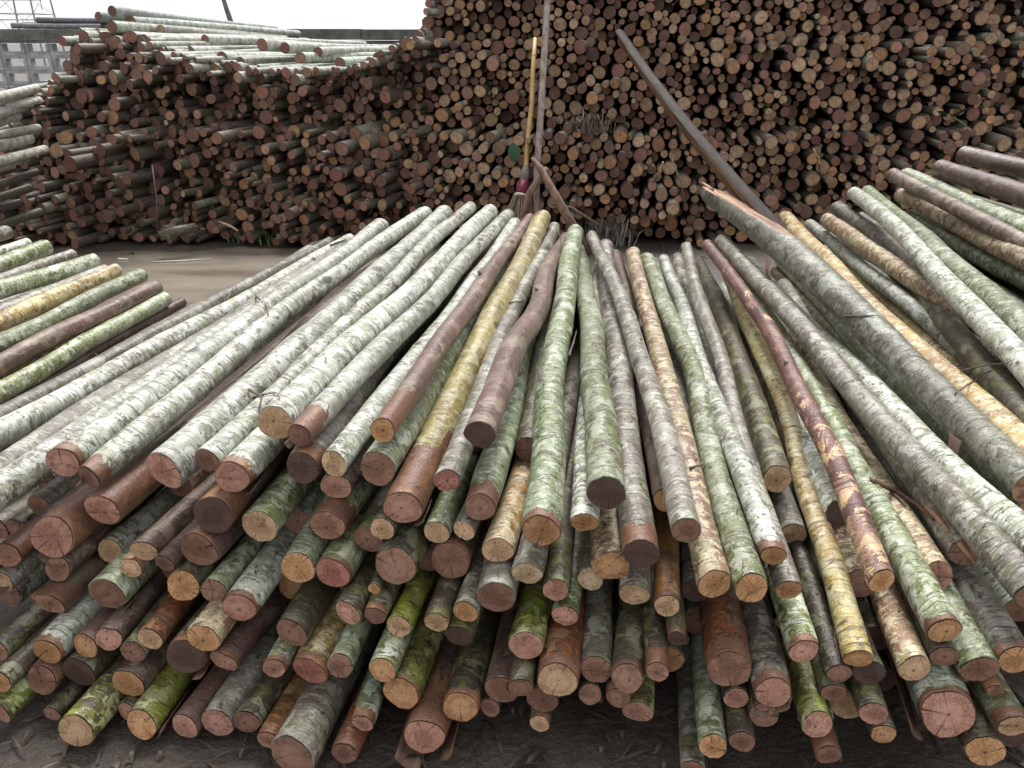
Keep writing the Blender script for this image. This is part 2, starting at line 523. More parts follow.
# ------------------------------------------------------------------ wall behind the stacks
WY = 13.5
wall = empty('concrete_wall', (-8.0, WY, 0))
tag(wall, 'grey concrete yard wall with slotted blocks and dark coping behind the back stack', 'wall')
V, Fc = [], []
box_into(V, Fc, (0, 0, 0), (1.192, .34, .15))
me = mesh_from('coping', V, Fc, [M_COPE], smooth=False)
for k in range(14):
    link('coping', me, wall, (-2.1 + k * 1.2, rnd.uniform(-.008, .008), 1.815 + rnd.uniform(-.004, .004)))
V, Fc = [], []
bw, bh, bt = .385, .215, .14
for c, s in (((0, 0, bh / 2 - .025), (bw - .01, bt, .05)), ((0, 0, -bh / 2 + .03), (bw - .01, bt, .05)),
             ((-bw / 2 + .03, 0, 0), (.05, bt, bh - .105)), ((bw / 2 - .03, 0, 0), (.05, bt, bh - .105))):
    box_into(V, Fc, c, s)
bme = mesh_from('block', V, Fc, [M_CONC], smooth=False)
for i in range(9):
    for j in range(8):
        link('block', bme, wall, (-1.25 + i * bw, rnd.uniform(-.006, .006), 1.738 - bh / 2 - j * bh))
for xx in (-1.72, 2.1):
    V, Fc = [], []
    box_into(V, Fc, (xx, 0, .85), (.42, .2, 1.76))
    link('post', mesh_from('post', V, Fc, [M_CONC], smooth=False), wall)
for cx, sx in ((8.6, 12.5), (-7.0, 10.1)):
    V, Fc = [], []
    box_into(V, Fc, (cx, 0, .85), (sx, .14, 1.76))
    link('panel', mesh_from('panel', V, Fc, [M_CONC], smooth=False), wall)

# pylon far beyond the wall
PY = 70.0
pyl = empty('lattice_pylon', (at_y(28, 30, PY).x, PY, 0))
tag(pyl, 'thin steel lattice pylon against the white sky beyond the concrete wall', 'pylon')
hw = 1.25
for sx in (-1, 1):
    for sy in (-1, 1):
        V, Fc = [], []
        tube_into(V, Fc, [(sx * (hw + .5), sy * (hw + .5), -.2), (sx * hw * .55, sy * hw * .55, 20)], [.07, .055], 6)
        link('leg', mesh_from('leg', V, Fc, [M_STEEL]), pyl)
for k in range(6):
    z0, z1 = k * 1.9, (k + 1) * 1.9
    w0, w1 = [(hw + .5) + (hw * .55 - hw - .5) * z / 20 for z in (z0, z1)]
    for sx, sy, ex, ey in ((-1, -1, 1, -1), (1, -1, 1, 1), (1, 1, -1, 1), (-1, 1, -1, -1)):
        V, Fc = [], []
        tube_into(V, Fc, [(sx * w1, sy * w1, z1), (ex * w1, ey * w1, z1)], [.035, .035], 5)
        link('brace', mesh_from('brace', V, Fc, [M_STEEL]), pyl)
        V, Fc = [], []
        tube_into(V, Fc, [(sx * w0, sy * w0, z0), (ex * w1, ey * w1, z1)], [.022, .022], 5)
        link('brace', mesh_from('brace', V, Fc, [M_STEEL]), pyl)
for z in (3.35, 4.75):
    V, Fc = [], []
    tube_into(V, Fc, [(-2.5, -1.2, z), (2.2, -1.2, z)], [.05, .05], 6)
    arm = link('crossarm', mesh_from('crossarm', V, Fc, [M_STEEL]), pyl)
    for xx in (-2.4, 2.1):
        V, Fc = [], []
        tube_into(V, Fc, [(xx, -1.2, z), (xx, -1.2, z - .7)], [.045, .03], 6)
        link('hanger', mesh_from('hanger', V, Fc, [M_STEEL]), arm)

# bare leaning trunk beyond the wall
b0 = at_y(240, 60, 21); b1 = at_y(232, 25, 21); b2 = at_y(226, 8, 21); b3 = at_y(220, -12, 21)
base = Vector((b0.x + .25, 21, -.05))
tr = empty('bare_trunk', base)
tag(tr, 'thin bare leaning tree trunk rising above the concrete wall', 'tree')
V, Fc = [], []
top = b3 + (b3 - b2) * 1.4
tube_into(V, Fc, [Vector((0, 0, 0)), b0 - base, b1 - base, b2 - base, b3 - base, top - base], [.09, .075, .065, .055, .045, .03], 9, jitter=.15)
link('trunk', mesh_from('trunk', V, Fc, [M_TRUNK]), tr)
V, Fc = [], []
q = top - base
for dx, dy, dz in ((-.7, .2, .9), (.5, -.2, 1.0), (.1, .4, 1.2)):
    tube_into(V, Fc, [q, q + Vector((dx * .5, dy * .5, dz * .4)), q + Vector((dx, dy, dz))], [.03, .02, .008], 6)
link('crown', mesh_from('crown', V, Fc, [M_TRUNK]), tr)

# ------------------------------------------------------------------ the tall stacks at the back
YAW0 = math.radians(8.3)
PROF = [(-6.2, .35), (-5.4, .6), (-4.95, .95), (-4.75, 1.28), (-4.3, 1.42), (-4.18, 1.84), (-3.5, 1.78), (-3.05, 1.62), (-2.25, 1.5), (-1.5, 1.5),
        (-1.12, 1.68), (-.85, 1.84), (-.66, 2.5), (-.3, 2.7), (7.6, 2.75)]


def prof(x):
    return float(np.interp(x, [p[0] for p in PROF], [p[1] for p in PROF]))


def pack_stack(x0, x1, rr, sel):
    """lay circles down one by one in the lowest free hollow: the cross-section of a log stack"""
    xs = np.arange(x0, x1, .02)
    H = np.array([prof(x) for x in xs])
    cx, cz, cr = np.empty(6000), np.empty(6000), np.empty(6000)
    n = 0
    while n < 5900:
        r = float(np.clip(nprng.lognormal(math.log(rr), .32), .022, .066))
        z = np.full(len(xs), r)
        if n:
            lo = max(0, n - 900)
            dx = np.abs(xs[:, None] - cx[None, lo:n]); s = cr[None, lo:n] + r
            hit = dx < s
            zz = np.where(hit, cz[None, lo:n] + np.sqrt(np.maximum(s * s - dx * dx, 0)), 0)
            z = np.maximum(z, zz.max(axis=1))
        ok = z + r < H
        if not ok.any(): break
        cost = np.where(ok, z + nprng.uniform(0, .05, len(xs)), 99)
        i = int(cost.argmin())
        cx[n], cz[n], cr[n] = xs[i], z[i], r
        n += 1
    return cx[:n], cz[:n], cr[:n]


def stack_log(V, Fc, mi, tint, tint2, rim, p, q, r, endc, barkc, seg=10):
    """bark tube with two cut ends appended to the lists"""
    ax = (q - p); L = ax.length; ax = ax / L
    up = Vector((0, 0, 1)); sx = ax.cross(up).normalized(); sy = sx.cross(ax)
    b = len(V)
    el = rnd.uniform(.88, 1.1); ph = rnd.random() * 6.28
    rad = [r * (1 + .07 * math.sin(2 * k * 2 * math.pi / seg + ph) + rnd.uniform(-.035, .035)) for k in range(seg)]
    bow = Vector((rnd.uniform(-1, 1), 0, rnd.uniform(-1, 1))) * .012
    tilt = rnd.uniform(-.2, .2)
    for ti, t in enumerate((0, .5, 1)):
        for k in range(seg):
            a = 2 * math.pi * k / seg
            o = (sx * math.cos(a) + sy * math.sin(a)) * rad[k] * (1 - .12 * t)
            dz = ax * (tilt * rad[k] * math.sin(a + ph)) if t == 0 else Vector()
            V.append(p + ax * (L * t) + o + (bow if ti == 1 else Vector()) + dz)
    for i in range(2):
        for k in range(seg):
            k2 = (k + 1) % seg
            Fc.append((b + i * seg + k, b + (i + 1) * seg + k, b + (i + 1) * seg + k2, b + i * seg + k2)); mi.append(0)
    rim += [1.0] * (3 * seg)
    for e, (c, base, s) in enumerate(((p, b, -1), (q, b + 2 * seg, 1))):
        d = len(V)
        for k in range(seg):
            v = V[base + k]
            V.append(c + (v - c) * .97 + ax * (.003 * s)); rim.append(1.0)
        V.append(c + ax * (.004 * s)); rim.append(0.0)
        for k in range(seg):
            k2 = (k + 1) % seg
            Fc.append((d + seg, d + k2, d + k) if s > 0 else (d + seg, d + k, d + k2)); mi.append(1)
    n = len(V) - b
    tint += [endc] * n
    tint2 += [barkc] * n


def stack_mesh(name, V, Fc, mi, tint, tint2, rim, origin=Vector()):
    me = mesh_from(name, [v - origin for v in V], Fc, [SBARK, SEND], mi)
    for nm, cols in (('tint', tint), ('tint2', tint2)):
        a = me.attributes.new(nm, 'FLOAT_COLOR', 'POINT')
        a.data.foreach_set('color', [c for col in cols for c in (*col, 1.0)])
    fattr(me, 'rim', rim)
    return me


SEC = [('tan', (.42, .27, .155)), ('pale tan', (.50, .345, .21)), ('orange-tan', (.44, .24, .11)), ('brown', (.25, .14, .09)), ('dark brown', (.15, .08, .058)),
       ('pinkish', (.37, .19, .13)), ('reddish', (.27, .12, .08)), ('dull red', (.19, .085, .062))]
SEC_T = [0, 0, 0, 1, 1, 2, 2, 3, 3, 4, 5, 5, 6, 7]
SEC_L = [0, 2, 3, 3, 4, 4, 5, 6, 6, 6, 7, 7, 7]
SBK = [(.075, .058, .044), (.055, .042, .034), (.11, .092, .068), (.07, .07, .045), (.045, .033, .027)]
bx, bz, br = pack_stack(-6.0, 6.2, .040, None)
stack = []
for x, z, r in zip(bx, bz, br):
    left = x < -.7
    lean = .30 * z + (.32 if z > .95 else 0) + (.25 if z > 1.75 else 0)
    nz = noise.noise(Vector((x * .9, z * 1.6, 7.7))) * (.36 if left else .30) + noise.noise(Vector((x * 2.6, z * 3.6, 2.2))) * .26
    Y = 7.42 + lean + nz + rnd.gauss(0, .095 if not left else .12) - .15 * YAW0 * 0
    if z < .5 and x < -4.2: Y -= .15
    yaw = YAW0 + rnd.gauss(0, math.radians(2.5 if not left else 6.5)) + (math.radians(5) if left else 0)
    pt = rnd.gauss(0, .012)
    L = 2.5 + rnd.gauss(0, .05)
    p = Vector((x, Y, z))
    q = p + Vector((math.sin(yaw), math.cos(yaw), pt)).normalized() * L
    if q.z < r: q.z = r
    cw, c = SEC[rnd.choice(SEC_L if left else SEC_T)]; k = rnd.uniform(.75, 1.15)
    endc = tuple(v * k for v in c)
    b = rnd.choice(SBK)
    if left and z > prof(x) - .13: b = (.36, .38, .33)
    elif rnd.random() < .08: b = (.24, .25, .19)
    stack.append((p, q, r, endc, b, cw))


def px_of(p):
    v = p - EYE
    f = v.y * math.cos(PITCH) - v.z * math.sin(PITCH); u = v.y * math.sin(PITCH) + v.z * math.cos(PITCH)
    return 512 + FPX * v.x / f, 384 - FPX * u / f, f


def shown(s):
    x, y, f = px_of(s[0])
    if not (4 < x < 1020 and 4 < y): return 0
    lim = 200 if x < 360 else (190 if x < 880 else 145)
    if y > (225 if x < 300 else lim): return 0
    return s[2] / f * (.96 if s[0].x < -.7 else 1.0) * (1 - .5 * max(0, s[0].y - 7.9))


order = sorted(range(len(stack)), key=lambda i: -shown(stack[i]))
solo = set(order[:300])
# long pale logs lying along the top of the lower stack
TOPS = [((112, 11), 8.5, .048, (.33, .36, .34)), ((130, 21), 8.7, .055, (.42, .46, .42)), ((98, 16), 8.75, .04, (.22, .25, .24)), ((112, 27), 8.4, .06, (.40, .43, .36)),
        ((132, 37), 8.35, .055, (.46, .46, .40)), ((190, 51), 8.3, .05, (.50, .52, .47)), ((222, 58), 8.2, .06, (.46, .50, .42)), ((262, 45), 8.3, .055, (.47, .48, .42)),
        ((285, 48), 8.5, .05, (.50, .53, .47)), ((300, 58), 8.25, .055, (.46, .5, .4)), ((340, 63), 8.2, .055, (.44, .50, .42)), ((318, 52), 8.45, .05, (.52, .54, .47)),
        ((379, 58), 8.0, .058, (.50, .52, .46)), ((160, 30), 8.9, .05, (.34, .32, .30)), ((205, 40), 8.8, .05, (.48, .5, .45)), ((240, 62), 8.1, .045, (.4, .4, .34))]
BIGV = [[], [], [], [], [], []]
for i, s in enumerate(stack):
    if i in solo:
        lst = [[], [], [], [], [], []]
        stack_log(*lst, s[0], s[1], s[2], s[3], s[4], 12)
        o = link('stacked_log', stack_mesh('stacked_log', *lst, origin=s[0]), None, s[0])
        x, z = s[0].x, s[0].z
        if x < -.7:
            st = 'lower back stack'
            tier = 'foot' if z < .45 else ('middle' if z < 1.0 else 'top tier')
            by = 'at its free end' if x < -3.9 else ('behind the weed clumps' if x < -2.6 else ('behind the puddle' if x < -1.6 else 'next to the tall stack'))
        else:
            st = 'tall back stack'
            tier = 'foot' if z < .55 else ('middle' if z < 1.25 else 'top tier')
            by = 'beside the broom' if x < .25 else ('behind the tall grey pole' if x < .9 else ('behind the leaning slab' if x < 2.3 else ('behind the split trunk' if x < 3.4 else 'beyond the purple-brown logs')))
        lab = '%s-ended log in %s of %s, %s' % (s[5], tier, st, by.replace('the ', ''))
        tag(o, lab, 'log', lab.replace('ended log', 'ended logs', 1))
    else:
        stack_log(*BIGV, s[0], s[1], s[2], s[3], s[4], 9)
# the tall stack is two logs deep
state = nprng.bit_generator.state
bx2, bz2, br2 = pack_stack(-.6, 3.6, .05, None)
for x, z, r in zip(bx2, bz2, br2):
    p = Vector((x + .55, 11.0 + .3 * z, z)); yaw = YAW0 + .11 + rnd.gauss(0, .03)
    stack_log(*BIGV, p, p + Vector((math.sin(yaw) * 2.4, math.cos(yaw) * 2.4, 0)), r, SEC[rnd.choice(SEC_T)][1], rnd.choice(SBK), 8)
o = link('back_log_stack', stack_mesh('back_log_stack', *BIGV))
tag(o, 'mass of smaller dark logs filling the back stacks between the larger ones', 'log stack', kind='stuff')
TI = 0
_w = ['just before the tall stack', 'over the puddle', 'over the weed clumps', 'at the stack end']
TOPLAB = ['%s log lying on top of the lower back stack, %s' % (a, b) for a, b in (
    ('topmost grey', _w[3]), ('long pale', _w[3]), ('slim dark grey', _w[3]), ('thick pale', _w[3]), ('second pale', _w[3]), ('short pale', _w[2]), ('thick pale', _w[2]),
    ('long pale', _w[2]), ('bright pale', _w[1]), ('thick green-grey', _w[1]), ('thin green-grey', _w[0]), ('white wet', _w[1]), ('thick pale', _w[0]), ('purple-grey', _w[3]),
    ('white wet', _w[2]), ('slim brown-grey', _w[2]))]
for (px, Y, r, col) in TOPS:
    p = at_y(px[0], px[1], Y)
    yaw = YAW0 + math.radians(rnd.uniform(4, 14))
    q = p + Vector((math.sin(yaw) * 3.0, math.cos(yaw) * 3.0, rnd.uniform(-.06, .02) - (p.z - 1.6) * .35))
    lst = [[], [], [], [], [], []]
    c = SEC[rnd.choice(SEC_L)][1]
    stack_log(*lst, p, q, r, c, col, 14)
    o = link('top_log', stack_mesh('top_log', *lst, origin=p), None, p)
    tag(o, TOPLAB[TI], 'log'); TI += 1
# weathered logs along the wall coping
for i, (x, y, z, r) in enumerate(((-7.62, -.09, 1.94, .045), (-7.5, .02, 1.945, .05), (-7.35, .12, 1.935, .04), (-7.25, -.03, 2.02, .04), (-7.05, .07, 2.015, .04))):
    p = Vector((x, WY + y, z)); q = p + Vector((1.35, rnd.uniform(-.03, .03), rnd.uniform(-.02, .01)))
    lst = [[], [], [], [], [], []]
    stack_log(*lst, p, q, r, (.16, .12, .11), rnd.choice([(.12, .12, .14), (.2, .21, .23), (.09, .085, .09)]), 12)
    o = link('wall_top_log', stack_mesh('wall_top_log', *lst, origin=p), None, p)
    tag(o, 'dark wet log lying lengthwise on the coping of the concrete wall', 'log', 'logs heaped on the wall coping')
# pale logs of the heap beside the lower back stack
for i, (px, py, Y, r, yd) in enumerate(((36, 88, 7.25, .05, -14), (20, 94, 7.0, .05, -16), (39, 100, 7.2, .045, -6), (22, 106, 7.1, .06, -18), (18, 116, 6.9, .045, -12), (38, 128, 7.15, .05, 2),
                                        (30, 139, 7.0, .06, -2), (45, 149, 7.1, .05, -3), (24, 158, 6.9, .055, -6), (12, 168, 6.95, .05, -6), (36, 172, 7.05, .045, -4), (8, 182, 6.9, .05, 0),
                                        (30, 188, 7.0, .05, 2), (20, 203, 6.9, .05, 4), (40, 212, 7.0, .05, 4))):
    q = at_y(px, py, Y)
    r *= .8
    a = math.radians(yd)
    p = q - Vector((math.sin(a), math.cos(a), 0)) * 2.5
    p.z = max(r, q.z - rnd.uniform(0, .06))
    lst = [[], [], [], [], [], []]
    stack_log(*lst, p, q, r, SEC[rnd.choice(SEC_L)][1], rnd.choice([(.52, .52, .46), (.44, .45, .40), (.34, .33, .28), (.5, .48, .4)]) if py < 165 else rnd.choice(SBK), 14)
    o = link('heap_log', stack_mesh('heap_log', *lst, origin=p), None, p)
    tag(o, 'weathered log in the small heap beside the end of the lower back stack', 'log', 'logs of the heap beside the lower back stack')

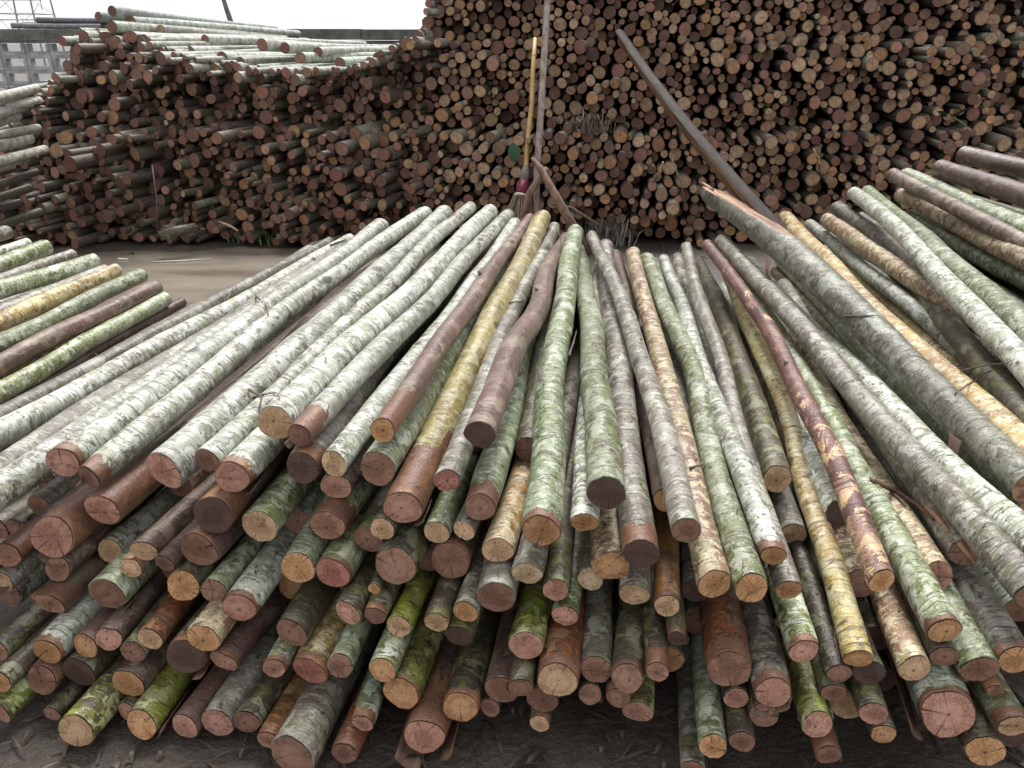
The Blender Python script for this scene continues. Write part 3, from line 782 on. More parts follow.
# ------------------------------------------------------------------ the logs of the front, left and right piles
# front end xyz, far end xyz, radius front, radius far, bark, cut-end colour, pile, in full view (1) or packed inside (0)
LOGS = """
-1.236 1.953 0.637 -0.714 4.369 0.780 0.0498 0.0459 P p A 1
-1.154 1.919 0.609 -0.459 4.298 0.868 0.0425 0.0358 P b A 1
-0.933 1.894 0.644 -0.361 4.354 0.852 0.0586 0.0503 P p A 1
-0.825 1.927 0.658 -0.220 4.324 0.891 0.0390 0.0314 P b A 1
-0.739 1.857 0.645 -0.260 4.333 0.697 0.0511 0.0459 P p A 1
-0.640 1.956 0.757 -0.119 4.361 0.856 0.0510 0.0441 P t A 1
-0.561 1.899 0.746 -0.022 4.388 0.834 0.0385 0.0360 P b A 1
-0.466 1.852 0.687 0.017 4.248 0.821 0.0370 0.0318 P t A 1
-0.340 1.898 0.762 0.096 4.323 0.827 0.0366 0.0330 B o A 1
-0.354 1.866 0.666 0.034 4.319 0.735 0.0485 0.0408 G b A 1
-0.282 1.788 0.593 0.160 4.232 0.855 0.0548 0.0444 Y p A 1
-0.169 1.816 0.659 0.227 4.294 0.786 0.0338 0.0315 E r A 1
-0.084 1.881 0.758 0.297 4.302 0.725 0.0427 0.0399 B d A 1
-0.081 1.781 0.600 0.236 4.231 0.665 0.0438 0.0397 G b A 1
0.072 1.674 0.600 0.329 4.154 0.797 0.0494 0.0433 G o A 1
0.234 1.733 0.670 0.349 4.221 0.678 0.0490 0.0407 G d A 1
0.252 1.710 0.469 0.374 4.192 0.595 0.0499 0.0460 C o A 1
0.417 1.635 0.626 0.408 4.089 0.787 0.0360 0.0296 E b A 1
0.318 1.666 0.536 0.487 4.119 0.727 0.0486 0.0422 E d A 1
0.489 1.599 0.498 0.627 4.109 0.697 0.0418 0.0349 C o A 1
0.568 1.566 0.508 0.695 4.065 0.674 0.0402 0.0370 G o A 1
0.641 1.651 0.541 0.797 4.144 0.652 0.0343 0.0301 P o A 1
0.682 1.626 0.458 0.886 4.041 0.745 0.0331 0.0265 E o A 1
0.894 1.605 0.502 1.001 4.083 0.746 0.0349 0.0284 R o A 1
1.021 1.519 0.422 1.136 3.971 0.649 0.0428 0.0366 G o A 1
-1.129 1.906 0.513 -0.686 4.331 0.580 0.0575 0.0540 B p A 1
-1.264 1.873 0.448 -0.749 4.363 0.486 0.0647 0.0590 B p A 1
-1.411 1.886 0.378 -0.875 4.347 0.420 0.0416 0.0362 B p A 1
-1.432 1.863 0.304 -0.941 4.296 0.342 0.0332 0.0271 E t A 1
-0.790 1.819 0.549 -0.362 4.270 0.590 0.0551 0.0472 B d A 1
-0.840 1.813 0.447 -0.401 4.293 0.493 0.0591 0.0507 B b A 1
-1.001 1.836 0.427 -0.558 4.304 0.460 0.0380 0.0344 B t A 1
-1.047 1.836 0.372 -0.613 4.325 0.424 0.0340 0.0322 E t A 1
-1.114 1.812 0.304 -0.623 4.224 0.331 0.0557 0.0459 G b A 1
-0.941 1.814 0.403 -0.514 4.247 0.433 0.0297 0.0255 B b A 1
-0.677 1.837 0.505 -0.280 4.273 0.541 0.0506 0.0477 G t A 1
-0.888 1.786 0.349 -0.456 4.211 0.409 0.0483 0.0386 K o A 1
-0.798 1.765 0.351 -0.378 4.216 0.381 0.0360 0.0339 G b A 1
-1.269 1.865 0.346 -0.812 4.307 0.392 0.0384 0.0364 B b A 1
-0.560 1.886 0.657 -0.168 4.346 0.759 0.0505 0.0416 E d A 1
-0.470 1.869 0.609 -0.077 4.322 0.710 0.0435 0.0404 B p A 1
-0.199 1.797 0.514 0.196 4.249 0.572 0.0362 0.0318 G t A 1
-0.126 1.789 0.525 0.325 4.251 0.552 0.0309 0.0273 E t A 1
-0.036 1.732 0.501 0.357 4.153 0.512 0.0422 0.0355 Y t A 1
-0.493 1.830 0.512 -0.042 4.260 0.573 0.0540 0.0432 G p A 1
-0.340 1.791 0.527 0.046 4.241 0.617 0.0339 0.0319 K t A 1
-0.386 1.831 0.469 0.049 4.293 0.540 0.0444 0.0386 K b A 1
-0.164 1.793 0.428 0.262 4.267 0.513 0.0567 0.0482 K b A 1
-0.571 1.779 0.416 -0.164 4.253 0.439 0.0489 0.0434 G o A 1
-0.473 1.762 0.410 -0.055 4.195 0.478 0.0511 0.0462 G r A 1
-0.303 1.739 0.450 0.100 4.190 0.477 0.0545 0.0439 K b A 1
0.186 1.754 0.571 0.484 4.244 0.646 0.0367 0.0305 P o A 1
0.207 1.765 0.389 0.611 4.243 0.526 0.0352 0.0313 E c A 1
0.394 1.660 0.383 0.750 4.138 0.427 0.0359 0.0307 O t A 1
0.311 1.677 0.405 0.640 4.145 0.468 0.0400 0.0367 E t A 1
0.039 1.693 0.459 0.433 4.208 0.481 0.0419 0.0380 E c A 1
0.110 1.666 0.427 0.509 4.192 0.477 0.0341 0.0285 K p A 1
0.136 1.666 0.348 0.507 4.180 0.418 0.0340 0.0309 G p A 1
-0.042 1.668 0.404 0.308 4.130 0.440 0.0509 0.0445 E b A 1
-1.287 1.821 0.264 -0.801 4.249 0.297 0.0453 0.0398 B p A 1
-1.264 1.728 0.177 -0.821 4.177 0.154 0.0464 0.0373 P o A 1
-1.420 1.755 0.158 -0.887 4.230 0.155 0.0385 0.0343 K p A 1
-1.294 1.718 0.084 -0.813 4.136 0.070 0.0505 0.0447 K b A 1
-1.088 1.728 0.218 -0.680 4.176 0.243 0.0365 0.0306 B p A 1
-0.968 1.713 0.233 -0.557 4.207 0.217 0.0363 0.0300 O t A 1
-1.024 1.715 0.187 -0.621 4.223 0.202 0.0363 0.0343 K b A 1
-1.163 1.739 0.187 -0.682 4.180 0.164 0.0380 0.0319 B o A 1
-0.804 1.669 0.272 -0.384 4.127 0.271 0.0453 0.0379 C o A 1
-0.719 1.720 0.330 -0.306 4.251 0.333 0.0504 0.0455 P p A 1
-0.764 1.676 0.190 -0.311 4.217 0.213 0.0450 0.0406 B p A 1
-0.869 1.685 0.197 -0.411 4.144 0.187 0.0560 0.0486 K d A 1
-1.192 1.729 0.102 -0.709 4.194 0.089 0.0514 0.0482 K d A 1
-1.036 1.683 0.107 -0.553 4.143 0.089 0.0483 0.0405 B o A 1
-1.041 1.659 0.031 -0.586 4.077 0.025 0.0308 0.0251 K p A 1
-1.384 1.652 0.040 -0.908 4.089 0.033 0.0403 0.0333 M p A 1
-1.136 1.575 0.050 -0.661 4.030 0.042 0.0503 0.0419 M t A 1
-0.978 1.602 0.046 -0.495 4.075 0.044 0.0462 0.0437 M o A 1
-0.778 1.605 0.046 -0.322 4.057 0.041 0.0462 0.0412 E p A 1
-0.865 1.604 0.039 -0.395 4.086 0.037 0.0393 0.0365 B p A 1
-0.696 1.594 0.061 -0.247 4.049 0.041 0.0394 0.0334 K b A 1
-1.245 1.655 0.027 -0.765 4.109 0.022 0.0269 0.0220 K b A 1
-1.380 1.683 0.112 -0.885 4.127 0.094 0.0329 0.0287 K o A 1
-0.620 1.639 0.199 -0.196 4.097 0.220 0.0329 0.0281 G p A 1
-0.631 1.558 0.036 -0.188 4.022 0.031 0.0363 0.0311 O p A 1
-0.580 1.692 0.272 -0.150 4.119 0.275 0.0474 0.0399 K b A 1
-0.533 1.654 0.179 -0.128 4.088 0.191 0.0535 0.0472 Y r A 1
-0.427 1.696 0.332 -0.009 4.183 0.371 0.0378 0.0311 K p A 1
-0.356 1.688 0.329 0.043 4.135 0.360 0.0337 0.0289 K b A 1
-0.295 1.683 0.298 0.132 4.117 0.292 0.0349 0.0300 M t A 1
-0.193 1.655 0.337 0.188 4.145 0.358 0.0347 0.0281 K t A 1
-0.119 1.665 0.362 0.251 4.116 0.392 0.0332 0.0279 E o A 1
-0.449 1.641 0.207 -0.050 4.082 0.205 0.0350 0.0327 G b A 1
-0.329 1.596 0.232 0.069 4.054 0.233 0.0362 0.0318 G o A 1
-0.286 1.599 0.154 0.117 4.075 0.156 0.0526 0.0479 M o A 1
-0.138 1.659 0.289 0.277 4.152 0.332 0.0396 0.0336 K d A 1
-0.132 1.575 0.132 0.277 4.031 0.121 0.0495 0.0447 K o A 1
-0.028 1.600 0.166 0.366 4.059 0.188 0.0455 0.0394 B b A 1
-0.381 1.550 0.102 -0.032 4.001 0.089 0.0321 0.0303 G p A 1
-0.225 1.540 0.068 0.165 4.010 0.073 0.0587 0.0523 B p A 1
-0.426 1.515 0.037 0.001 4.031 0.031 0.0368 0.0308 O b A 1
-0.549 1.486 0.061 -0.120 3.938 0.053 0.0608 0.0532 E b A 1
-0.361 1.729 0.384 0.033 4.224 0.437 0.0182 0.0167 K o A 1
-0.057 1.604 0.100 0.354 4.036 0.123 0.0278 0.0259 K b A 1
0.035 1.618 0.293 0.405 4.093 0.298 0.0455 0.0381 M p A 1
0.112 1.546 0.248 0.470 3.975 0.252 0.0526 0.0452 O t A 1
0.214 1.591 0.239 0.564 4.057 0.276 0.0411 0.0391 E b A 1
0.322 1.568 0.124 0.612 4.018 0.152 0.0420 0.0348 M p A 1
0.357 1.539 0.281 0.682 3.996 0.305 0.0321 0.0274 K p A 1
0.413 1.605 0.326 0.750 4.087 0.372 0.0259 0.0213 K d A 1
0.022 1.555 0.216 0.401 3.980 0.234 0.0315 0.0264 K b A 1
0.071 1.559 0.092 0.431 4.069 0.113 0.0288 0.0233 K t A 1
0.533 1.541 0.288 0.845 4.002 0.300 0.0574 0.0530 O b A 1
0.489 1.459 0.124 0.835 3.929 0.118 0.0353 0.0294 G o A 1
0.561 1.463 0.134 0.868 3.938 0.172 0.0315 0.0262 K b A 1
0.450 1.468 0.031 0.758 3.907 0.027 0.0304 0.0270 E b A 1
0.199 1.581 0.171 0.523 4.020 0.198 0.0299 0.0272 K b A 1
0.286 1.547 0.254 0.658 3.979 0.239 0.0398 0.0323 K b A 1
0.557 1.536 0.200 0.885 4.030 0.227 0.0329 0.0287 K p A 1
0.629 1.495 0.258 0.938 3.992 0.272 0.0484 0.0409 E p A 1
0.268 1.555 0.181 0.581 4.033 0.209 0.0347 0.0308 K b A 1
0.076 1.570 0.162 0.439 4.022 0.175 0.0426 0.0399 K b A 1
0.710 1.547 0.335 0.992 4.057 0.353 0.0387 0.0350 G p A 1
0.817 1.493 0.362 1.077 4.015 0.681 0.0346 0.0323 Y o A 1
0.965 1.508 0.320 1.281 4.008 0.340 0.0404 0.0358 C t A 1
1.046 1.467 0.218 1.325 3.991 0.256 0.0660 0.0597 P p A 1
1.111 1.495 0.329 1.347 3.976 0.368 0.0435 0.0396 G b A 1
0.736 1.465 0.188 0.995 3.938 0.187 0.0372 0.0353 M p A 1
0.763 1.433 0.124 1.055 3.922 0.109 0.0334 0.0271 K b A 1
0.857 1.451 0.235 1.129 3.907 0.242 0.0333 0.0268 K p A 1
0.889 1.444 0.178 1.149 3.918 0.185 0.0321 0.0264 K o A 1
1.127 1.422 0.146 1.385 3.920 0.177 0.0456 0.0427 K o A 1
1.178 1.425 0.223 1.408 3.894 0.250 0.0385 0.0328 G t A 1
1.152 1.480 0.277 1.391 3.962 0.326 0.0234 0.0213 K b A 1
0.789 1.511 0.301 1.038 3.917 0.319 0.0300 0.0261 K b A 1
0.785 1.513 0.240 1.093 4.036 0.266 0.0312 0.0291 K b A 1
0.858 1.510 0.304 1.106 3.998 0.326 0.0382 0.0344 K d A 1
1.036 1.518 0.348 1.299 3.985 0.419 0.0332 0.0266 K b A 1
0.620 1.506 0.175 0.935 3.994 0.198 0.0363 0.0321 K b A 1
1.196 1.499 0.355 1.419 3.977 0.400 0.0445 0.0390 E o A 1
1.220 1.539 0.513 1.076 4.073 0.759 0.0444 0.0399 E b A 1
1.291 1.571 0.564 1.230 4.104 0.641 0.0433 0.0407 P b A 1
-3.419 2.811 0.477 -3.374 5.332 0.536 0.0530 0.0470 E b L 1
-3.616 2.880 0.384 -3.235 5.317 0.466 0.0398 0.0352 P t L 1
-3.539 2.736 0.352 -3.062 5.212 0.462 0.0583 0.0517 G b L 1
-3.466 2.635 0.376 -2.808 5.058 0.454 0.0424 0.0376 E p L 1
-3.396 2.530 0.374 -2.623 4.957 0.435 0.0556 0.0493 G o L 1
-3.015 2.409 0.352 -2.445 4.841 0.406 0.0504 0.0446 Y o L 1
-2.677 2.401 0.360 -2.299 4.852 0.373 0.0530 0.0470 G p L 1
-2.606 2.256 0.315 -2.147 4.680 0.345 0.0530 0.0470 B t L 1
-2.492 2.140 0.261 -2.085 4.655 0.281 0.0504 0.0446 G p L 1
-2.527 2.411 0.169 -2.063 4.820 0.206 0.0371 0.0329 B p L 1
-2.472 2.305 0.173 -1.947 4.804 0.187 0.0398 0.0352 E b L 1
-2.690 2.283 0.264 -2.723 4.798 0.322 0.0424 0.0376 P o L 1
-2.039 1.826 0.369 -1.291 5.055 0.478 0.0451 0.0399 E p A 1
-2.129 1.242 0.443 -1.196 4.400 0.448 0.0663 0.0587 P b A 1
-1.789 1.759 0.549 -1.016 4.989 0.566 0.0451 0.0399 P p A 1
-1.879 1.727 0.531 -1.138 4.972 0.552 0.0371 0.0329 E o A 1
-1.628 1.368 0.536 -0.999 4.614 0.569 0.0530 0.0470 E o A 1
-1.493 1.539 0.552 -0.877 4.775 0.573 0.0477 0.0423 P o A 1
0.423 1.880 0.561 0.573 4.409 0.608 0.0424 0.0376 B o A 1
0.649 2.067 0.489 0.953 4.537 0.561 0.0371 0.0329 E t A 1
0.801 2.121 0.489 1.088 4.590 0.514 0.0451 0.0399 K t A 1
0.575 2.085 0.463 0.834 4.593 0.516 0.0424 0.0376 E t A 1
0.496 2.129 0.461 0.754 4.636 0.520 0.0424 0.0376 K o A 1
1.475 1.918 0.611 1.767 5.194 0.657 0.0556 0.0493 Y b R 1
1.791 2.092 0.498 1.991 5.369 0.583 0.0398 0.0352 P b R 1
1.893 1.769 0.627 1.968 5.017 0.683 0.0504 0.0446 C t R 1
1.987 2.109 0.587 2.185 5.440 0.682 0.0477 0.0423 E b R 1
2.167 2.260 0.513 2.408 5.563 0.594 0.0371 0.0329 E t R 1
1.734 2.135 0.731 2.328 5.344 0.793 0.0556 0.0493 G p R 1
2.548 1.852 0.520 2.555 5.188 0.671 0.0530 0.0470 G p R 1
2.309 2.065 0.654 2.539 5.307 0.785 0.0530 0.0470 C b R 1
2.709 1.960 0.722 2.530 5.271 0.912 0.0610 0.0541 G b R 1
2.920 1.789 0.827 2.614 5.050 0.992 0.0610 0.0541 B p R 1
3.791 2.168 0.774 2.883 5.319 1.042 0.0610 0.0541 B o R 1
2.744 1.471 0.583 2.614 4.800 0.772 0.0424 0.0376 C p R 1
1.709 1.400 0.392 1.958 4.696 0.481 0.0530 0.0470 Y b R 1
-3.356 2.873 0.299 -3.238 5.364 0.292 0.0519 0.0467 K t L 0
-3.633 2.973 0.206 -3.449 5.458 0.281 0.0504 0.0454 B b L 0
-3.477 2.904 0.137 -3.240 5.291 0.100 0.0478 0.0431 B t L 0
-3.629 2.986 0.046 -3.376 5.400 0.042 0.0464 0.0418 K p L 0
-3.590 2.947 0.297 -3.164 5.253 0.159 0.0513 0.0462 P b L 0
-3.700 2.974 0.118 -3.269 5.422 0.172 0.0482 0.0434 B o L 0
-3.569 2.906 0.108 -3.287 5.374 0.038 0.0427 0.0384 P p L 0
-3.753 3.004 0.046 -3.469 5.308 0.041 0.0457 0.0412 B o L 0
-3.352 2.708 0.206 -2.945 5.153 0.266 0.0455 0.0409 P o L 0
-3.441 2.729 0.196 -2.956 5.088 0.086 0.0409 0.0368 G d L 0
-3.535 2.779 0.045 -3.083 5.215 0.040 0.0449 0.0404 C b L 0
-3.452 2.729 0.047 -3.008 5.162 0.042 0.0469 0.0422 K b L 0
-3.581 2.741 0.230 -2.939 5.129 0.171 0.0451 0.0406 P d L 0
-3.340 2.632 0.124 -2.765 5.049 0.123 0.0443 0.0399 B b L 0
-3.420 2.668 0.123 -2.871 4.996 0.052 0.0424 0.0381 C d L 0
-3.384 2.630 0.045 -2.809 4.860 0.040 0.0448 0.0403 E t L 0
-3.356 2.534 0.270 -2.529 4.884 0.398 0.0455 0.0410 E d L 0
-3.288 2.524 0.175 -2.664 4.913 0.236 0.0498 0.0448 C d L 0
-3.321 2.542 0.046 -2.580 4.837 0.108 0.0458 0.0412 B d L 0
-3.017 2.435 0.246 -2.353 4.760 0.184 0.0418 0.0376 P t L 0
-3.133 2.481 0.101 -2.482 4.720 0.141 0.0481 0.0433 C b L 0
-3.230 2.537 0.045 -2.408 4.770 0.041 0.0451 0.0406 G b L 0
-2.677 2.497 0.186 -2.246 4.924 0.203 0.0455 0.0409 C d L 0
-2.624 2.447 0.123 -2.228 4.765 0.089 0.0481 0.0433 E t L 0
-2.662 2.466 0.044 -2.313 4.852 0.040 0.0441 0.0397 G d L 0
-2.614 2.344 0.218 -2.182 4.720 0.165 0.0496 0.0447 C t L 0
-2.776 2.378 0.133 -2.310 4.750 0.119 0.0467 0.0420 B p L 0
-2.584 2.286 0.052 -2.168 4.639 0.047 0.0520 0.0468 C d L 0
-2.418 2.167 0.136 -1.931 4.567 0.139 0.0492 0.0442 K p L 0
-2.452 2.166 0.047 -2.032 4.485 0.042 0.0466 0.0419 E o L 0
-2.481 2.406 0.099 -2.070 4.713 0.065 0.0428 0.0386 K o L 0
-2.331 2.288 0.051 -1.898 4.738 0.046 0.0510 0.0459 K t L 0
-2.757 2.371 0.217 -2.747 4.800 0.138 0.0405 0.0364 C b L 0
-2.751 2.361 0.047 -2.726 4.884 0.043 0.0473 0.0426 B b L 0
1.528 2.030 0.410 1.765 5.183 0.384 0.0472 0.0425 G p R 0
1.512 2.032 0.319 1.747 5.204 0.303 0.0449 0.0404 K d R 0
1.512 2.026 0.230 1.759 5.231 0.222 0.0455 0.0409 C t R 0
1.419 1.970 0.197 1.691 5.223 0.167 0.0491 0.0442 K d R 0
1.498 1.974 0.135 1.773 5.219 0.128 0.0513 0.0462 P b R 0
1.454 1.937 0.046 1.755 5.127 0.041 0.0459 0.0413 K b R 0
1.946 2.218 0.372 1.977 5.408 0.406 0.0408 0.0368 B d R 0
1.621 2.083 0.275 1.838 5.287 0.290 0.0513 0.0462 K b R 0
1.874 2.139 0.227 1.980 5.274 0.323 0.0500 0.0450 K p R 0
1.746 2.131 0.079 1.922 5.459 0.246 0.0501 0.0451 E b R 0
1.850 2.146 0.049 1.833 5.253 0.044 0.0488 0.0439 E b R 0
1.899 1.850 0.535 2.065 5.029 0.476 0.0475 0.0427 P b R 0
2.030 1.916 0.350 2.051 5.159 0.399 0.0448 0.0403 C o R 0
1.961 1.875 0.196 2.056 4.980 0.293 0.0487 0.0438 P o R 0
1.920 1.842 0.099 1.899 5.103 0.123 0.0429 0.0386 E b R 0
1.995 1.917 0.049 1.987 5.251 0.134 0.0492 0.0443 P b R 0
2.081 2.169 0.551 2.229 5.533 0.467 0.0501 0.0451 P d R 0
2.118 2.188 0.326 2.193 5.489 0.391 0.0466 0.0419 G p R 0
2.082 2.209 0.208 2.145 5.421 0.271 0.0490 0.0441 K d R 0
2.026 2.170 0.139 2.179 5.438 0.103 0.0431 0.0388 B b R 0
2.112 2.181 0.120 2.307 5.378 0.111 0.0508 0.0457 E t R 0
2.084 2.091 0.042 2.135 5.320 0.038 0.0421 0.0379 G d R 0
2.204 2.339 0.370 2.443 5.654 0.348 0.0465 0.0418 K b R 0
2.198 2.339 0.274 2.446 5.544 0.264 0.0491 0.0442 E o R 0
2.169 2.318 0.191 2.399 5.515 0.191 0.0405 0.0365 E o R 0
2.217 2.329 0.118 2.403 5.540 0.110 0.0457 0.0412 G b R 0
2.170 2.300 0.043 2.365 5.518 0.039 0.0432 0.0389 E t R 0
1.636 2.139 0.698 2.220 5.294 0.800 0.0469 0.0422 P b R 0
1.600 2.177 0.610 2.325 5.326 0.550 0.0484 0.0436 K p R 0
1.856 2.219 0.447 2.386 5.410 0.418 0.0419 0.0377 C p R 0
1.819 2.215 0.332 2.351 5.336 0.282 0.0441 0.0397 K p R 0
1.690 2.196 0.196 2.240 5.433 0.180 0.0437 0.0393 E o R 0
1.772 2.181 0.164 2.319 5.391 0.193 0.0457 0.0412 B b R 0
1.552 2.146 0.050 2.274 5.267 0.045 0.0495 0.0446 B d R 0
2.531 1.904 0.368 2.525 5.143 0.551 0.0459 0.0414 B o R 0
2.549 1.903 0.276 2.562 5.107 0.348 0.0480 0.0432 K b R 0
2.509 1.897 0.192 2.501 5.252 0.295 0.0451 0.0406 K t R 0
2.453 1.882 0.122 2.539 5.220 0.110 0.0494 0.0444 B t R 0
2.421 1.849 0.040 2.499 5.070 0.036 0.0403 0.0363 P d R 0
2.506 1.850 0.045 2.575 5.066 0.040 0.0450 0.0405 G d R 0
2.332 2.126 0.475 2.466 5.358 0.612 0.0485 0.0436 K b R 0
2.318 2.128 0.370 2.454 5.316 0.465 0.0402 0.0361 B d R 0
2.331 2.129 0.271 2.493 5.310 0.394 0.0497 0.0447 B o R 0
2.245 2.103 0.199 2.458 5.235 0.185 0.0494 0.0445 K o R 0
2.338 2.099 0.158 2.548 5.303 0.204 0.0478 0.0430 K b R 0
2.347 2.125 0.068 2.468 5.352 0.109 0.0434 0.0391 P p R 0
2.248 2.071 0.044 2.427 5.263 0.040 0.0442 0.0398 E p R 0
2.630 1.955 0.614 2.425 5.239 0.925 0.0475 0.0427 B t R 0
2.723 2.012 0.468 2.626 5.322 0.603 0.0509 0.0458 K b R 0
2.744 2.013 0.373 2.602 5.284 0.522 0.0410 0.0369 K p R 0
2.692 2.002 0.296 2.540 5.174 0.467 0.0519 0.0467 P p R 0
2.617 1.984 0.215 2.593 5.260 0.269 0.0447 0.0402 B b R 0
2.665 1.961 0.134 2.663 5.193 0.191 0.0508 0.0457 C o R 0
2.558 1.946 0.120 2.618 5.119 0.109 0.0455 0.0410 B p R 0
2.692 1.967 0.040 2.690 5.254 0.116 0.0404 0.0364 K o R 0
2.952 1.857 0.641 2.679 5.002 0.764 0.0507 0.0456 K o R 0
2.945 1.860 0.537 2.643 5.091 0.682 0.0472 0.0425 C d R 0
2.988 1.862 0.437 2.733 5.112 0.553 0.0456 0.0411 E o R 0
3.001 1.863 0.332 2.724 5.098 0.428 0.0490 0.0441 C b R 0
2.965 1.860 0.248 2.680 5.109 0.361 0.0409 0.0368 K p R 0
2.957 1.864 0.148 2.756 5.101 0.313 0.0447 0.0402 G b R 0
3.007 1.865 0.074 2.782 5.041 0.234 0.0429 0.0386 G p R 0
3.097 1.892 0.050 2.806 5.169 0.135 0.0498 0.0449 P o R 0
2.920 1.816 0.049 2.792 5.032 0.044 0.0490 0.0441 C d R 0
3.842 2.230 0.591 2.910 5.326 0.776 0.0438 0.0395 K b R 0
3.810 2.232 0.490 2.876 5.231 0.676 0.0431 0.0388 P p R 0
3.781 2.234 0.388 2.845 5.306 0.575 0.0448 0.0403 K d R 0
3.836 2.235 0.286 2.898 5.218 0.475 0.0433 0.0390 P t R 0
3.815 2.235 0.188 2.878 5.293 0.375 0.0449 0.0404 B o R 0
3.862 2.243 0.115 2.897 5.262 0.274 0.0418 0.0376 C b R 0
3.721 2.205 0.041 2.858 5.275 0.199 0.0410 0.0369 K d R 0
3.816 2.190 0.047 2.978 5.321 0.085 0.0475 0.0427 C d R 0
3.506 2.102 0.047 2.841 5.210 0.043 0.0475 0.0427 G b R 0
3.605 2.099 0.048 2.926 5.221 0.043 0.0483 0.0435 P b R 0
2.849 1.562 0.375 2.698 4.823 0.487 0.0434 0.0391 E d R 0
2.813 1.565 0.269 2.641 4.807 0.412 0.0467 0.0420 K p R 0
2.752 1.549 0.189 2.640 4.742 0.329 0.0422 0.0380 K o R 0
2.855 1.547 0.164 2.693 4.827 0.270 0.0514 0.0463 C t R 0
2.757 1.512 0.093 2.754 4.791 0.154 0.0497 0.0448 C d R 0
2.839 1.531 0.043 2.723 4.716 0.038 0.0426 0.0383 K b R 0
2.588 1.448 0.043 2.648 4.801 0.039 0.0432 0.0389 C b R 0
1.648 1.420 0.316 1.892 4.626 0.378 0.0468 0.0421 K p R 0
1.734 1.416 0.254 1.877 4.629 0.287 0.0432 0.0389 C d R 0
1.539 1.386 0.178 1.787 4.573 0.198 0.0465 0.0418 K b R 0
1.610 1.394 0.116 1.803 4.612 0.115 0.0456 0.0410 G p R 0
-1.519 2.125 0.045 -0.991 4.569 0.040 0.0447 0.0402 G o A 0
0.569 1.811 0.048 0.876 4.292 0.043 0.0483 0.0434 G p A 0
0.649 1.698 0.046 0.948 4.180 0.042 0.0464 0.0417 K o A 0
0.733 1.703 0.039 1.046 4.184 0.035 0.0394 0.0354 K t A 0
0.809 1.626 0.048 1.115 4.107 0.043 0.0476 0.0428 P p A 0
0.957 1.732 0.046 1.226 4.217 0.041 0.0458 0.0412 E o A 0
1.053 1.792 0.045 1.316 4.279 0.040 0.0445 0.0401 P b A 0
1.142 1.750 0.050 1.397 4.237 0.045 0.0498 0.0449 E b A 0
-0.787 1.825 0.117 -0.315 4.280 0.117 0.0454 0.0409 P o A 0
-0.672 2.000 0.116 -0.201 4.455 0.100 0.0385 0.0347 B b A 0
-0.386 2.041 0.132 0.004 4.510 0.139 0.0406 0.0365 K t A 0
0.182 1.806 0.125 0.544 4.280 0.113 0.0389 0.0350 G p A 0
0.480 1.876 0.097 0.819 4.353 0.087 0.0391 0.0352 P t A 0
0.707 1.707 0.122 1.007 4.189 0.105 0.0493 0.0444 G p A 0
0.878 1.609 0.107 1.166 4.093 0.111 0.0470 0.0423 C t A 0
0.994 1.681 0.123 1.264 4.167 0.109 0.0433 0.0390 K d A 0
1.090 1.794 0.119 1.352 4.280 0.108 0.0399 0.0359 C d A 0
1.240 1.770 0.046 1.485 4.258 0.041 0.0461 0.0415 C p A 0
1.312 1.571 0.044 1.546 4.060 0.040 0.0442 0.0398 C d A 0
1.388 1.815 0.110 1.619 4.304 0.094 0.0413 0.0372 C o A 0
-1.525 1.995 0.162 -0.995 4.438 0.146 0.0471 0.0424 P b A 0
-1.171 1.951 0.251 -0.709 4.408 0.192 0.0466 0.0420 K d A 0
0.412 1.692 0.181 0.724 4.172 0.131 0.0500 0.0450 E o A 0
0.520 1.828 0.197 0.827 4.309 0.160 0.0439 0.0396 E b A 0
0.839 1.697 0.179 1.116 4.182 0.166 0.0419 0.0378 G b A 0
1.260 1.924 0.129 1.486 4.414 0.116 0.0396 0.0356 B o A 0
1.314 1.697 0.162 1.539 4.187 0.124 0.0419 0.0377 P d A 0
-1.715 2.382 0.247 -1.185 4.825 0.190 0.0448 0.0404 P t A 0
-1.173 1.970 0.335 -0.690 4.423 0.269 0.0402 0.0361 P t A 0
-0.992 1.957 0.280 -0.513 4.411 0.292 0.0396 0.0356 C b A 0
-0.632 1.905 0.257 -0.208 4.369 0.259 0.0444 0.0400 C o A 0
-0.455 1.894 0.267 -0.030 4.359 0.270 0.0416 0.0374 C b A 0
0.489 1.978 0.268 0.792 4.459 0.221 0.0468 0.0421 G t A 0
0.747 1.747 0.262 1.046 4.229 0.257 0.0391 0.0352 K p A 0
0.962 1.701 0.242 1.241 4.186 0.219 0.0470 0.0423 K d A 0
1.290 1.707 0.245 1.523 4.196 0.200 0.0451 0.0406 G o A 0
-1.606 2.134 0.304 -1.074 4.577 0.269 0.0401 0.0361 K p A 0
-1.510 2.096 0.323 -0.987 4.541 0.293 0.0472 0.0425 K p A 0
-0.230 1.887 0.370 0.147 4.359 0.370 0.0451 0.0406 P b A 0
0.093 1.912 0.379 0.472 4.384 0.372 0.0431 0.0388 G b A 0
0.275 2.096 0.332 0.609 4.574 0.361 0.0460 0.0414 K d A 0
0.493 1.753 0.362 0.830 4.230 0.380 0.0418 0.0376 E d A 0
0.678 1.971 0.345 0.967 4.455 0.359 0.0404 0.0364 E d A 0
0.829 2.004 0.370 1.146 4.484 0.397 0.0385 0.0347 E t A 0
0.929 1.759 0.379 1.222 4.242 0.334 0.0458 0.0412 C b A 0
1.373 1.768 0.285 1.613 4.257 0.260 0.0408 0.0367 P b A 0
-1.534 2.311 0.371 -0.984 4.751 0.364 0.0382 0.0344 E b A 0
-1.447 2.122 0.392 -0.942 4.571 0.373 0.0426 0.0383 E p A 0
-1.022 2.155 0.444 -0.605 4.621 0.488 0.0415 0.0374 C b A 0
